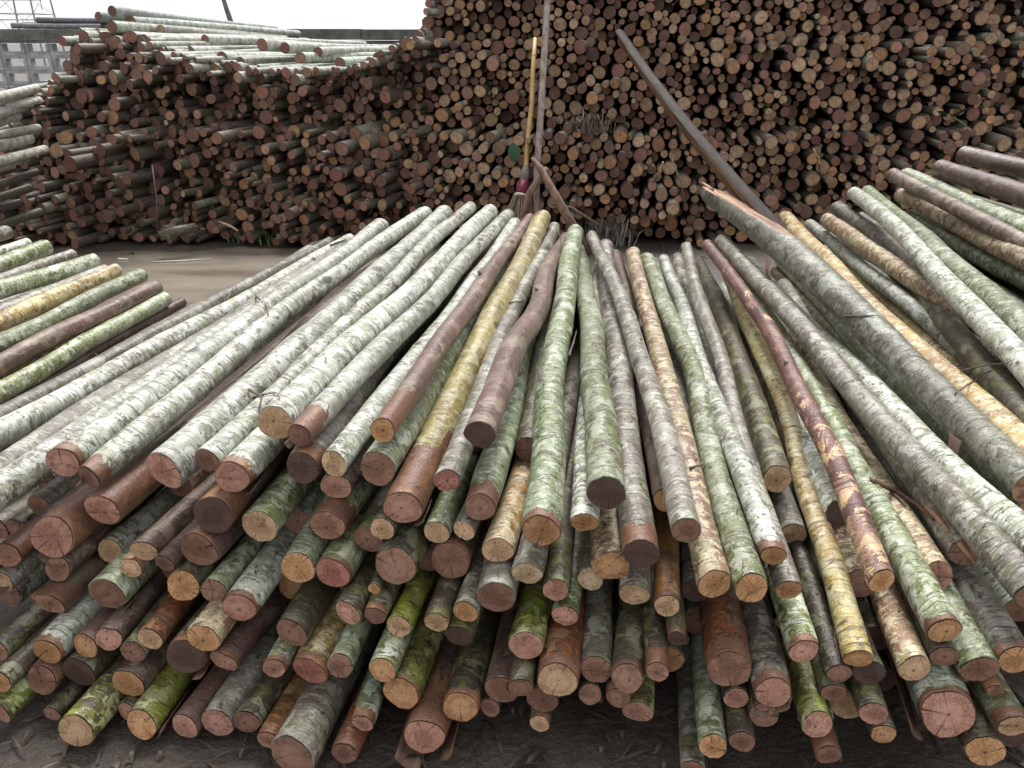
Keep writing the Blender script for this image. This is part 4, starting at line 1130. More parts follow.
-0.629 2.005 0.416 -0.211 4.471 0.399 0.0462 0.0416 P p A 0
0.617 2.067 0.390 0.937 4.547 0.430 0.0439 0.0395 G t A 0
0.726 1.967 0.415 1.007 4.452 0.425 0.0446 0.0401 G d A 0
0.937 1.977 0.459 1.224 4.461 0.403 0.0406 0.0366 P d A 0
1.112 1.738 0.416 1.385 4.224 0.450 0.0422 0.0380 C p A 0
1.208 1.800 0.449 1.493 4.285 0.476 0.0418 0.0377 E b A 0
-0.996 2.237 0.589 -0.531 4.695 0.613 0.0380 0.0342 B o A 0
-0.598 2.125 0.604 -0.150 4.587 0.608 0.0489 0.0440 B b A 0
-0.350 2.113 0.587 0.034 4.584 0.663 0.0440 0.0396 K d A 0
-0.121 2.161 0.601 0.210 4.641 0.656 0.0457 0.0412 G d A 0
0.047 2.132 0.583 0.345 4.616 0.626 0.0414 0.0373 K b A 0
"""

BARKW = {'P': 'pale grey-green log', 'G': 'mottled green log', 'M': 'mossy log', 'B': 'smooth brown log', 'E': 'grey log',
         'Y': 'ochre yellow log', 'C': 'cream-flaked brown log', 'R': 'russet log', 'O': 'orange-brown log',
         'K': 'dark wet log'}
ENDW = {'t': 'tan', 'p': 'pinkish', 'b': 'brown', 'd': 'blackish', 'o': 'orange-tan', 'c': 'cream', 'r': 'reddish'}
PILEW = {'A': 'front pile', 'L': 'low pile by the puddle', 'R': 'pile beside the split trunk'}


def log_profile(seed, L, r1, r2, bow, knots):
    def centre(z):
        t = z / L
        s = math.sin(math.pi * t)
        w = noise.noise(Vector((seed, t * 3.2, 0))) * .030 * s, noise.noise(Vector((seed, t * 3.2, 9))) * .030 * s
        return Vector((bow[0] * s + w[0], bow[1] * s + w[1], 0))

    def radius(z, a):
        t = z / L
        r = r1 + (r2 - r1) * t
        ca, sa = math.cos(a), math.sin(a)
        r *= 1 + .12 * noise.noise(Vector((ca * .8 + seed, sa * .8, z * 2.2))) + .05 * noise.noise(Vector((ca * 2.2, sa * 2.2 + seed, z * 14)))
        for (kz, ka, kh, kw) in knots:
            d2 = ((z - kz) / kw) ** 2 + (((a - ka + math.pi) % (2 * math.pi) - math.pi) * r1 / kw) ** 2
            if d2 < 9: r += kh * math.exp(-d2)
        return r
    return centre, radius


def build_log(row, idx):
    f = row.split()
    p, q = Vector([float(v) for v in f[0:3]]), Vector([float(v) for v in f[3:6]])
    r1, r2 = float(f[6]), float(f[7])
    bk, ek, pile, vis = f[8], f[9], f[10], f[11] == '1'
    ax = q - p; L = ax.length
    rot = ax.to_track_quat('Z', 'Y')
    rg = random.Random(1000 + idx)
    seed = rg.random() * 100
    bow = (rg.gauss(0, .017), rg.gauss(0, .014))
    sp = SPECIAL.get(idx, {})
    if 'bow' in sp: bow = sp['bow']
    knots = [(rg.uniform(.15, L - .1), rg.uniform(0, 6.28), rg.uniform(.003, .009), rg.uniform(.014, .030)) for _ in range(rg.randint(4, 8))] if vis else []
    cen, rad = log_profile(seed, L, r1, r2, bow, knots)
    root = empty('log', p, rot)
    seg = 22 if vis else 12
    # rings, denser near the sawn front end
    zs = [0, .004, .012, .03, .06, .10, .15, .2] + list(np.linspace(.26, L - .03, 34)) + [L - .012, L - .004, L] if vis else [0, .006] + list(np.linspace(.05, L - .01, 9)) + [L]
    tiltx, tilty = rg.gauss(0, .09), rg.gauss(0, .11)
    tilt2x, tilt2y = rg.gauss(0, .08), rg.gauss(0, .08)
    peel_end = sp.get('peel', rg.choice([0, 0, 0, 0, 0, 0, 0, 0, .015, .02, .03, .07]) if vis else 0)
    patches = sp.get('patches', [(rg.uniform(.1, L), rg.uniform(0, 6.28), rg.uniform(.03, .12)) for _ in range(rg.choice([0, 0, 0, 1, 1, 2]))] if vis else [])
    rag = [rg.uniform(0, 1) for _ in range(seg)]
    V, peel, knot = [], [], []
    for z in zs:
        c = cen(z)
        for k in range(seg):
            a = 2 * math.pi * k / seg
            r = rad(z, a)
            if z < .005: r *= .998 if z > 0 else .985
            if z > L - .005: r *= .998 if z < L else .985
            # thicker lip where bark is torn off near the end
            pe = 0.0
            if peel_end:
                e = peel_end * (.55 + .75 * (noise.noise(Vector((math.cos(a) * 1.2 + seed, math.sin(a) * 1.2, 4))) + .5))
                pe = max(pe, min(1.0, max(0.0, (e - z) / .05 + .5)))
            for (pz, pa, pl) in patches:
                da = ((a - pa + math.pi) % (2 * math.pi) - math.pi)
                d = math.sqrt(((z - pz) / pl) ** 2 + (da / .75) ** 2)
                pe = max(pe, max(0.0, 1.15 - d))
            r -= .0028 * min(1, pe)
            v = c + Vector((math.cos(a) * r, math.sin(a) * r, z))
            if z < .25:
                w = max(0, 1 - z / .2)
                v.z += (tiltx * (v.x - c.x) + tilty * (v.y - c.y)) * w
                if z == 0: v.z += .003 * (rag[k] - .5)
            if z > L - .25:
                w = max(0, 1 - (L - z) / .2)
                v.z += (tilt2x * (v.x - c.x) + tilt2y * (v.y - c.y)) * w
            V.append(v); peel.append(pe)
            kn = 0.0
            for (kz, ka, kh, kw) in knots:
                d2 = ((z - kz) / (kw * 1.1)) ** 2 + (((a - ka + math.pi) % (2 * math.pi) - math.pi) * r1 / (kw * 1.1)) ** 2
                if d2 < 9: kn = max(kn, math.exp(-d2) * 1.1)
            knot.append(kn)
    nr = len(zs)
    Fc = []
    for i in range(nr - 1):
        for k in range(seg):
            k2 = (k + 1) % seg
            Fc.append((i * seg + k, i * seg + k2, (i + 1) * seg + k2, (i + 1) * seg + k))
    # the bark turns in at each end to meet the sawn wood
    for base, c, s in ((0, cen(0), 1), ((nr - 1) * seg, cen(L) + Vector((0, 0, L)), -1)):
        d = len(V)
        for k in range(seg):
            v = V[base + k]
            cc = Vector((c.x, c.y, v.z))
            w = cc + (v - cc) * .80
            w.z = v.z + .006 * s
            V.append(w); peel.append(peel[base + k]); knot.append(0)
        for k in range(seg):
            k2 = (k + 1) % seg
            Fc.append((base + k, d + k, d + k2, base + k2) if s > 0 else (base + k, base + k2, d + k2, d + k))
    me = mesh_from('bark', V, Fc, [BARK[bk]])
    fattr(me, 'peel', peel); fattr(me, 'knot', knot)
    bark = link('bark', me, root)
    # sawn ends
    col = ENDCOL[ek]
    kf = rg.uniform(.85, 1.15)
    for base, c, s in ((0, cen(0), -1), ((nr - 1) * seg, cen(L) + Vector((0, 0, L)), 1)):
        off = Vector((rg.uniform(-.12, .12) * r1, rg.uniform(-.12, .12) * r1, 0))   # the pith sits off centre
        EV, EF, rim = [], [], []
        loops = (.955, .6, .25) if vis else (.955,)
        zc = sum((V[base + k].z for k in range(seg))) / seg
        org = Vector((c.x + off.x, c.y + off.y, zc))
        for lo in loops:
            for k in range(seg):
                v = V[base + k]
                cc = Vector((c.x, c.y, zc))
                w = cc + (v - cc) * lo
                w.z += s * (.0015 + .0015 * (1 - lo) + (.0012 * noise.noise(Vector((v.x * 60, v.y * 60, lo * 5 + seed))) if lo < .9 else 0))
                if lo > .9: w.z += .002 * -s * 0
                EV.append(w - org); rim.append(lo)
        EV.append(Vector((c.x, c.y, zc + s * .003)) - org); rim.append(0)
        for j in range(len(loops) - 1):
            for k in range(seg):
                k2 = (k + 1) % seg
                fc = (j * seg + k, (j + 1) * seg + k, (j + 1) * seg + k2, j * seg + k2)
                EF.append(fc if s < 0 else fc[::-1])
        b = (len(loops) - 1) * seg
        for k in range(seg):
            k2 = (k + 1) % seg
            fc = (b + k, len(EV) - 1, b + k2)
            EF.append(fc if s < 0 else fc[::-1])
        em = mesh_from('cut_end', EV, EF, [END])
        fattr(em, 'rim', rim)
        eo = link('cut_end', em, root, org)
        eo.color = (*[min(.9, x * kf) for x in (col if s < 0 else ENDCOL[rg.choice('tpb')])], 1)
    # branch stubs
    for j in range(sp.get('stubs', rg.choice([0] * 9 + [1]) if vis else 0)):
        z = rg.uniform(.3, L - .3); a = rg.uniform(.3, 2.8)
        d = (rot.inverted() @ Vector((rg.uniform(-.6, .6), 0, 1))); d.z = 0
        if d.length < .1: continue
        d.normalize()
        c = cen(z) + Vector((0, 0, z)); rr = r1 + (r2 - r1) * z / L
        SV, SF = [], []
        sr = rg.uniform(.006, .011)
        tube_into(SV, SF, [c + d * (rr * .7), c + d * (rr + .006), c + d * (rr + .014) + Vector((0, 0, .006))], [sr * 1.5, sr * 1.1, sr * .9], 8, jitter=.25, seed=seed)
        sm = mesh_from('branch_stub', SV, SF, [BARK[bk]])
        link('branch_stub', sm, bark)
    rnd_strips = [(-math.pi / 2 + rg.uniform(-1.2, 1.2), rg.uniform(.35, .8), rg.uniform(-.01, .02), rg.uniform(.06, .18), rg.uniform(.004, .012))] if vis and rg.random() < .16 else []
    # loose strips of bark that lift away from the log
    for (sa, sw, z0, ln, lift) in sp.get('strips', rnd_strips):
        c0 = cen(max(z0, 0)); nz, na = 9, 5
        SV, SF = [], []
        for side in (0, 1):
            for i in range(nz):
                t = i / (nz - 1)
                z = z0 + ln * t
                for j in range(na):
                    u = j / (na - 1) - .5
                    a = sa + u * sw * (1 - .45 * abs(t - .5)) + .15 * noise.noise(Vector((seed, t * 3, 2)))
                    lf = lift * (1 - t) ** 1.6 if z0 < .3 else lift * abs(2 * t - 1) ** 2 * (1 if t < .5 else .6)
                    curl = 1 - (.25 * (1 - t)) * (4 * u * u)
                    rr = (r1 * 1.02 + .004 + lf * curl) + (.0026 if side else 0) + .003 * noise.noise(Vector((t * 6, u * 4, seed)))
                    cz = cen(min(max(z, 0), L))
                    SV.append(Vector((cz.x + math.cos(a) * rr, cz.y + math.sin(a) * rr, z)))
        n1 = nz * na
        for side in (0, 1):
            for i in range(nz - 1):
                for j in range(na - 1):
                    b = side * n1 + i * na + j
                    fc = (b, b + 1, b + na + 1, b + na)
                    SF.append(fc if side else fc[::-1])
        edge = [i for i in range(na)] + [i * na + na - 1 for i in range(1, nz)] + [(nz - 1) * na + j for j in range(na - 2, -1, -1)] + [i * na for i in range(nz - 2, 0, -1)]
        for i in range(len(edge)):
            a_, b_ = edge[i], edge[(i + 1) % len(edge)]
            SF.append((a_, b_, b_ + n1, a_ + n1))
        link('bark_strip', mesh_from('bark_strip', SV, SF, [M_STRIP]), bark)
    # words
    own = TOPW[idx] if idx < 25 else (LINEW[idx - NFACE] if NFACE <= idx < NFACE + len(LINEW) else '')
    if idx in (NFACE - 2, NFACE - 1): own = ['grey log with a square pale patch running under the split trunk', 'pale log with a knot lying against the split trunk'][idx - NFACE + 2]
    if own:
        tag(root, own, 'log')
    elif 'label' in sp:
        tag(root, sp['label'], 'log')
    else:
        if pile == 'A':
            near = 'puddle side' if p.x < -.62 else ('near ochre log' if p.x < -.22 else ('near purple log' if p.x < .2 else ('near russet log' if p.x < .75 else 'near split trunk')))
            if not vis: where = 'deep in front pile'
            elif p.z > .40: where = 'high in front pile'
            elif p.z > .18: where = 'midway up front pile'
            else: where = 'at front pile foot'
            lab = '%s with %s sawn end %s, %s' % (BARKW[bk], ENDW[ek], where, near)
        else:
            lab = '%s with %s end, %s %s' % (BARKW[bk], ENDW[ek], 'bottom of' if p.z < .25 else 'buried in', {'L': 'low puddle pile', 'R': 'pile beside split trunk'}[pile])
        tag(root, lab, 'log', lab.replace(' log', ' logs', 1))
    return root


UP = math.pi / 2
NFACE = 141
TOPW = ['pale log with ragged pinkish end, first sawn top log on the puddle side', 'pale log with brown end beside the first puddle side top log',
        'thick pale log with large pinkish end atop the puddle side', 'slim pale log squeezed between two thicker pale logs, end set back',
        'pale log with pinkish end tucked under the thickest pale log', 'thickest pale top log, its tan sawn end raised on others',
        'slim pale log with peeled brown end beside the thickest pale log', 'slim pale log with tan end just before the orange peeled log', '',
        'green log with brown end lying under the orange peeled brown log', '', 'slim grey log with reddish end between ochre and purple-brown logs', '',
        'green log with brown end lying under the purple-brown log', 'bright green log with orange-tan end next to the purple-brown log',
        'green log with blackish sawn end, second after the purple-brown log', 'cream-flaked log with orange-tan end below the green blackish-ended log',
        'slim grey crooked log with small brown end atop the front pile', 'grey log with big blackish end beside the slim crooked grey log',
        'cream-flaked log with orange-tan end beside the big blackish-ended grey log', 'long green log between a cream-flaked log and a split-bark log',
        'pale log with split torn bark at its orange-tan end', 'slim grey-brown log with orange-tan end just before the russet log', '',
        'long green log with orange-tan end just past the russet log']
LINEW = ['thick grey log at the far edge of the low pile by the puddle', 'slim pale log second from the far edge of the low puddle pile',
         'thick green log third from the far edge of the low puddle pile', 'slim grey log between two green logs in the low puddle pile',
         'green log beside the ochre one in the low puddle pile', 'ochre yellow log in the low pile by the puddle',
         'green log between the ochre and brown logs of the low puddle pile', 'thick brown log in the low pile by the puddle',
         'green log below the thick brown log of the low puddle pile', 'slim brown log in the trough between low puddle pile and front pile',
         'slim grey log in the trough between low puddle pile and front pile', 'pale log showing under the ochre log of the low puddle pile',
         'grey log on the outermost flank of the front pile beside the puddle', 'thickest mottled pale log on the puddle flank of the front pile',
         'pale log second above the thick mottled flank log', 'slim grey log just above the outermost flank log',
         'grey lichened log between the thick flank log and first sawn log', 'pale log under the first sawn top log on the puddle flank',
         'slim brown log between the crooked grey and cream-flaked logs', 'slim grey log showing between the split-bark and grey-brown logs',
         'dark log showing under the russet log', 'grey log showing under the long green log', 'dark log showing under the cream-flaked log',
         'ochre log lying alongside the split trunk', 'slim pale log next to the ochre log beside the split trunk',
         'cream-flaked log third from the split trunk', 'grey log behind the cream-flaked log beside the split trunk',
         'slim grey log under the raised green log', 'raised green log lying across the pile beside the split trunk',
         'green log just behind the raised green log', 'cream-flaked log below the thick green log near the purple-brown pair',
         'thick green log next to the purple-brown pair', 'lower purple-brown log of the pair before the tall back stack',
         'upper purple-brown log of the pair before the tall back stack', 'slim cream-flaked log half buried under thick green logs',
         'second ochre log buried beneath the first beside the split trunk']
SPECIAL = {
    0: dict(peel=.03, strips=[(-2.4, .9, -.02, .22, .02)]),
    1: dict(peel=.05),
    2: dict(peel=0), 3: dict(peel=0), 4: dict(peel=.03), 5: dict(peel=0),
    6: dict(peel=.12),
    8: dict(label='brown log with orange peeled flank, resting between two pale logs on top', peel=.24, patches=[(.30, -1.9, .22), (.9, -1.7, .12), (.55, -1.0, .2)], stubs=1),
    10: dict(label='ochre log turning pinkish brown towards its big sawn end', peel=.26),
    11: dict(patches=[(1.7, -1.6, .25), (1.5, -1.2, .15)]),
    12: dict(label='purple-brown log with blackish sawn end lying across the top of the front pile', peel=0, patches=[]),
    14: dict(peel=.025, bow=(.02, .0)),
    17: dict(peel=0, bow=(-.035, .0)), 15: dict(peel=0), 18: dict(peel=.08), 19: dict(peel=0), 20: dict(peel=0), 24: dict(peel=.02), 22: dict(peel=0),
    21: dict(peel=.04, patches=[(.14, -2.2, .12)], strips=[(-2.0, .7, .03, .20, .02)]),
    23: dict(label='russet log with cream flaking patches on top of the front pile', peel=0, patches=[]),
    25: dict(peel=.2), 26: dict(peel=.25, strips=[(-1.3, 1.3, -.015, .30, .018)]), 27: dict(peel=.15, strips=[(-1.2, 1.2, -.10, .42, .06)]),
    29: dict(peel=.1),
    67: dict(peel=0), 75: dict(peel=0), 76: dict(peel=0), 93: dict(peel=.012), 103: dict(peel=0), 106: dict(peel=0), 123: dict(peel=0),
    85: dict(peel=.02), 95: dict(peel=.02, patches=[(.12, -1.4, .10)]), 98: dict(peel=.3, strips=[(-1.0, 1.1, -.03, .25, .03), (-2.4, .8, -.01, .3, .02)]),
    111: dict(peel=.05), 118: dict(peel=.03, strips=[(-1.2, .8, -.01, .22, .02), (-2.1, .7, .0, .2, .012)]),
    124: dict(peel=.02, strips=[(-.7, .8, -.02, .4, .022), (-2.5, .7, -.01, .3, .012)]),
}
rows = [r for r in LOGS.strip().split('\n')]
for i, r in enumerate(rows):
    build_log(r, i)

# ------------------------------------------------------------------ split trunk lying across the logs
def split_trunk():
    lo, hi = at_z(1032, 482, .60), at_y(714, 191, 4.42)
    ax = lo - hi; L = ax.length
    rot = ax.to_track_quat('Z', 'Y')
    root = empty('split_trunk', hi, rot)
    tag(root, 'thick grey-green trunk with a torn split end leaning across the front pile', 'log')
    inv = rot.inverted()
    # direction of the torn face: up and towards the dark slab
    side = (inv @ Vector((.22, .05, .97))); side.z = 0; side.normalize()
    seg, n = 26, 46
    V, Fw, Fb = [], [], []
    flat = []
    for i in range(n):
        t = i / (n - 1); z = L * t
        r = (.076 - .022 * t)
        r *= 1 + .05 * noise.noise(Vector((z * 2.3, 3, 1)))
        cut = r * (.15 + 1.0 * max(0, (t - .02) / .40) ** 1.3) if t < .46 else 9
        cut += .006 * noise.noise(Vector((z * 9, 1, 8)))
        cx = .025 * math.sin(t * 3.0), .015 * math.sin(t * 5)
        for k in range(seg):
            a = 2 * math.pi * k / seg
            rr = r * (1 + .06 * noise.noise(Vector((math.cos(a), math.sin(a), z * 3))))
            v = Vector((math.cos(a) * rr, math.sin(a) * rr, 0))
            d = v.dot(side)
            fl = d > cut
            if fl:
                v -= side * (d - cut - .004 * noise.noise(Vector((k * .8, z * 2.2, 5))))
            flat.append(fl)
            V.append(v + Vector((cx[0], cx[1], z + (.03 * noise.noise(Vector((k * 1.3, 0, 0))) if i == 0 else 0))))
    for i in range(n - 1):
        for k in range(seg):
            k2 = (k + 1) % seg
            q = (i * seg + k, i * seg + k2, (i + 1) * seg + k2, (i + 1) * seg + k)
            (Fw if sum(flat[j] for j in q) >= 3 else Fb).append(q)
    me = mesh_from('bark', V, Fb, [BARK['T']])
    fattr(me, 'peel', [0] * len(V)); fattr(me, 'knot', [0] * len(V))
    link('bark', me, root)
    def sub(F):
        ids = sorted({j for f in F for j in f}); mp = {j: i for i, j in enumerate(ids)}
        return [V[j] for j in ids], [tuple(mp[j] for j in f) for f in F]
    sv, sf = sub(Fw)
    link('split_face', mesh_from('split_face', sv, sf, [M_TORN]), root)
    for base, rev, nm in ((0, True, 'cut_end'), ((n - 1) * seg, False, 'cut_end')):
        c = sum((V[base + k] for k in range(seg)), Vector()) / seg
        c.z += .012 if rev else -.004
        ev = [V[base + k] for k in range(seg)] + [c]
        ef = [(seg, (k + 1) % seg, k) if rev else (seg, k, (k + 1) % seg) for k in range(seg)]
        link(nm, mesh_from(nm, ev, ef, [M_TORN]), root)
    for (ax_, ay_, ln, w) in ((-.03, .02, .10, .012), (.035, -.02, .07, .010), (.0, -.045, .05, .012)):
        SV, SF = [], []
        tube_into(SV, SF, [Vector((ax_, ay_, .05)), Vector((ax_ * 1.1, ay_, -.02)), Vector((ax_ * 1.3, ay_ * 1.1, -ln))], [w, w * .8, .001], 6, jitter=.3, seed=ln * 50)
        link('splinter', mesh_from('splinter', SV, SF, [M_TORN]), root)
    # torn flaps of bark hanging from it
    for (t0, ln, an, w) in ((.36, .16, 2.6, .022), (.90, .24, 4.0, .03)):
        z = L * t0
        r = (.076 - .022 * t0)
        d0 = inv @ Vector((-.5, -.5, -.25)); d0.z = 0; d0.normalize()
        dn = inv @ Vector((0, -.1, -1))
        SV, SF = [], []
        for side2 in (0, 1):
            for i in range(7):
                t = i / 6
                c = Vector((0, 0, z + .06 * t)) + d0 * (r * 1.0 + .02 * math.sin(t * 2.5)) + dn * (ln * .35 * t)
                for j in (-1, 0, 1):
                    SV.append(c + Vector((0, 0, 1)) * (j * w * (1 - .6 * t)) + d0 * (.006 * (j == 0) + .002 * side2))
        for side2 in (0, 1):
            for i in range(6):
                for j in range(2):
                    b = side2 * 21 + i * 3 + j
                    SF.append((b, b + 1, b + 4, b + 3) if side2 else (b, b + 3, b + 4, b + 1))
        link('bark_strip', mesh_from('bark_strip', SV, SF, [M_STRIP]), root)


split_trunk()


# long half-round slab leaning from the logs up to the back stack
def slab():
    lo, hi = at_z(884, 346, .66), at_y(622, 36, 8.05)
    ax = hi - lo; L = ax.length
    rot = ax.to_track_quat('Z', 'Y')
    root = empty('leaning_slab', lo, rot)
    tag(root, 'long dark half-round slab of timber leaning up against the back stack', 'timber')
    inv = rot.inverted()
    d = inv @ Vector((.72, .45, .50)); d.z = 0; d.normalize()     # bark side
    e = Vector((0, 0, 1)).cross(d)
    n = 20
    V, Fk, Fw = [], [], []
    prof2 = [(-.5, -.42), (-.3, -.46), (0, -.44), (.3, -.45), (.5, -.40), (.52, -.1), (.36, .22), (.12, .36), (-.12, .36), (-.36, .22), (-.52, -.1)]
    m = len(prof2)
    for i in range(n):
        t = i / (n - 1)
        w = .135 + .022 * t
        bx = .05 * math.sin(math.pi * t)
        for j, (a, b) in enumerate(prof2):
            k = 1 + .12 * noise.noise(Vector((t * 7, j * .5, 2)))
            V.append(e * (a * w * k) + d * (b * w * .62 * k - bx) + Vector((0, 0, L * t + (.05 * a if i == n - 1 else 0))))
    for i in range(n - 1):
        for j in range(m):
            j2 = (j + 1) % m
            q = (i * m + j, i * m + j2, (i + 1) * m + j2, (i + 1) * m + j)
            (Fw if j < 4 else Fk).append(q)
    caps = [tuple(reversed(range(m))), tuple((n - 1) * m + j for j in range(m))]
    link('bark', mesh_from('bark', V, Fk, [M_SLABBARK]), root)
    link('sawn_face', mesh_from('sawn_face', V, Fw + caps, [M_SLAB], smooth=False), root)


slab()


# ------------------------------------------------------------------ broom and poles against the back stack
def thing_tube(name, pts, rads, mat, label, cat, seg=10, jitter=.1):
    base = Vector(pts[0])
    V, Fc = [], []
    tube_into(V, Fc, [Vector(p) - base for p in pts], rads, seg, jitter=jitter, seed=rnd.random() * 9)
    o = link(name, mesh_from(name, V, Fc, [mat]), None, base)
    return tag(o, label, cat)


def lerp(a, b, t): return a + (b - a) * t


gb = at_z(519, 254, -.01)
bt = at_y(535, 38, 7.98)
broom = empty('stick_broom', gb)
tag(broom, 'stick broom with bamboo handle and magenta binding leaning on the back stack', 'broom')
dirv = (bt - gb)
s1 = at_y(521, 196, gb.y + .30); s2 = at_y(524, 181, gb.y + .38); s3 = at_y(526, 166, gb.y + .46)
V, Fc = [], []
mid = lerp(s3, bt, .5) + Vector((.012, 0, 0))
tube_into(V, Fc, [s2 - gb, s3 - gb, lerp(s3, bt, .25) - gb, mid - gb, lerp(s3, bt, .75) - gb, bt - gb], [.021, .022, .022, .021, .020, .018], 10)
link('handle', mesh_from('handle', V, Fc, [M_BAMBOO]), broom)
for t in (.14, .38, .62, .86):
    V, Fc = [], []
    c = lerp(s3, bt, t) - gb + Vector((.012 * math.sin(math.pi * t), 0, 0)); ddir = (bt - s3).normalized()
    tube_into(V, Fc, [c - ddir * .006, c, c + ddir * .006], [.021, .0255, .021], 10)
    link('handle_node', mesh_from('handle_node', V, Fc, [M_BAMBOO]), broom)
V, Fc = [], []
tube_into(V, Fc, [s2 - gb, lerp(s2, s3, .5) - gb, s3 - gb], [.040, .036, .026], 12, jitter=.12)
link('wrapped_neck', mesh_from('wrapped_neck', V, Fc, [M_WRAP]), broom)
V, Fc = [], []
tube_into(V, Fc, [s1 - gb, lerp(s1, s2, .5) - gb, s2 - gb], [.060, .052, .042], 14, jitter=.08)
link('binding', mesh_from('binding', V, Fc, [M_MAGENTA]), broom)
V, Fc = [], []
ddir = (s2 - s1).normalized()
tube_into(V, Fc, [s1 - gb - ddir * .012, s1 - gb + ddir * .003], [.064, .063], 14)
link('band', mesh_from('band', V, Fc, [M_WHITE]), broom)
V, Fc = [], []
for k in range(170):
    a = rnd.random() * 6.28; u = math.sqrt(rnd.random())
    st = s1 - gb + Vector((math.cos(a) * .065 * u, math.sin(a) * .065 * u, .01))
    en = Vector((math.cos(a) * .21 * u + rnd.gauss(0, .015), math.sin(a) * .10 * u, rnd.uniform(0.0, .16)))
    md = lerp(st, en, .5) + Vector((math.cos(a) * .02, 0, .02))
    tube_into(V, Fc, [st, md, en], [.0035, .003, .0015], 4, cap=False)
link('bristles', mesh_from('bristles', V, Fc, [M_BRISTLE]), broom)

pb = at_z(535, 252, -.02)
thing_tube('tall_pole', [pb, at_y(537, 170, 7.2), at_y(541, 110, 7.5), at_y(545, 40, 7.8), at_y(548, -10, 8.0), at_y(550, -60, 8.25)], [.030, .030, .031, .030, .029, .026],
           M_POLE, 'tall weathered grey pole standing behind the bamboo broom', 'pole')
thing_tube('prop_stick', [at_z(586, 252, -.02), at_y(576, 232, 6.75), at_y(558, 200, 6.9), at_y(540, 168, 7.05), at_y(532, 158, 7.1)], [.040, .042, .037, .030, .016],
           M_STICK, 'crooked brown stick propped against the tall grey pole', 'stick')
thing_tube('short_stick', [at_z(515, 250, -.02), at_y(529, 194, 7.05), at_y(541, 176, 7.12), at_y(547, 168, 7.15)], [.030, .032, .030, .022],
           M_STICK, 'short reddish stick crossing behind the broom binding', 'stick')
thing_tube('thin_stick', [at_z(566, 236, .02), at_y(600, 226, 6.9), at_y(572, 208, 6.95), at_y(552, 204, 7.0)][1:], [.012, .013, .010],
           M_TWIG, 'thin dark stick lying at the foot of the propped stick', 'stick', 7)
thing_tube('fallen_log_stick', [at_y(160, 236, 7.0), at_y(176, 231, 7.05), at_y(196, 227, 7.15)], [.045, .047, .04], BARK['K'],
           'short dark log lying in the mud at the puddle edge', 'log', 12)
thing_tube('drift_stick', [at_z(152, 262, -.045), at_z(180, 261, -.045), at_z(212, 259, -.045)], [.006, .008, .005], M_WHITE,
           'thin pale stick floating on the puddle', 'stick', 6)
thing_tube('drift_stick', [at_z(118, 259, -.045), at_z(128, 259.5, -.045)], [.012, .010], M_WHITE,
           'tiny pale wood chip floating on the puddle', 'stick', 6)


# ------------------------------------------------------------------ leaves, weeds, twigs, litter
def leaf_mesh(name, L, W, mat, fold=.25):
    V, Fc = [], []
    n = 7
    for side in (0, 1):
        for i in range(n):
            t = i / (n - 1); w = W * math.sin(math.pi * min(1, t * .93 + .04)) ** .8
            for j in (-1, 0, 1):
                V.append(Vector((j * w / 2, -.15 * L * t * t + abs(j) * w * fold * .5 + (.0012 if side else 0), L * t)))
    for side in (0, 1):
        for i in range(n - 1):
            for j in range(2):
                b = side * n * 3 + i * 3 + j
                q = (b, b + 1, b + 4, b + 3)
                Fc.append(q if side else q[::-1])
    return mesh_from(name, V, Fc, [mat])


lp = at_y(513, 143, 7.15)
lv = link('leaf', leaf_mesh('leaf', .16, .11, M_LEAF), None, lp, Vector((.1, -.35, -1)).to_track_quat('Z', 'Y'))
tag(lv, 'single round green leaf hanging beside the broom handle', 'leaf')
lp = at_y(945, 117, 7.55)
for k, (dx, dz) in enumerate(((-.5, .35), (.7, -.3), (.3, .5))):
    lv = link('sprig_leaf', leaf_mesh('sprig_leaf', .19, .08, M_LEAF), None, lp + Vector((k * .03, -.02 * k, 0)), Vector((dx, -.5, dz)).to_track_quat('Z', 'Y'))
    tag(lv, 'green leaf of the small sprig growing from the tall back stack', 'leaf', 'green leaves on the tall back stack')


def blades(name, c, n, h, spread, mat, label, cat, lean=.5):
    V, Fc = [], []
    for k in range(n):
        a = rnd.random() * 6.28; hh = h * rnd.uniform(.5, 1.1)
        s = Vector((rnd.gauss(0, spread), rnd.gauss(0, spread * .6), -.02))
        o = Vector((math.cos(a), math.sin(a), 0)) * hh * lean * rnd.uniform(.4, 1.2)
        w = Vector((-math.sin(a), math.cos(a), 0)) * rnd.uniform(.004, .009)
        b = len(V)
        m = s + o * .4 + Vector((0, 0, hh * .65)); e = s + o + Vector((0, 0, hh * rnd.uniform(.6, 1)))
        V += [s - w, s + w, m + w * .8, m - w * .8, e]
        Fc += [(b, b + 1, b + 2, b + 3), (b + 3, b + 2, b + 4)]
    o = link(name, mesh_from(name, V, Fc, [mat]), None, c)
    tag(o, label, cat, kind='stuff')
    return o


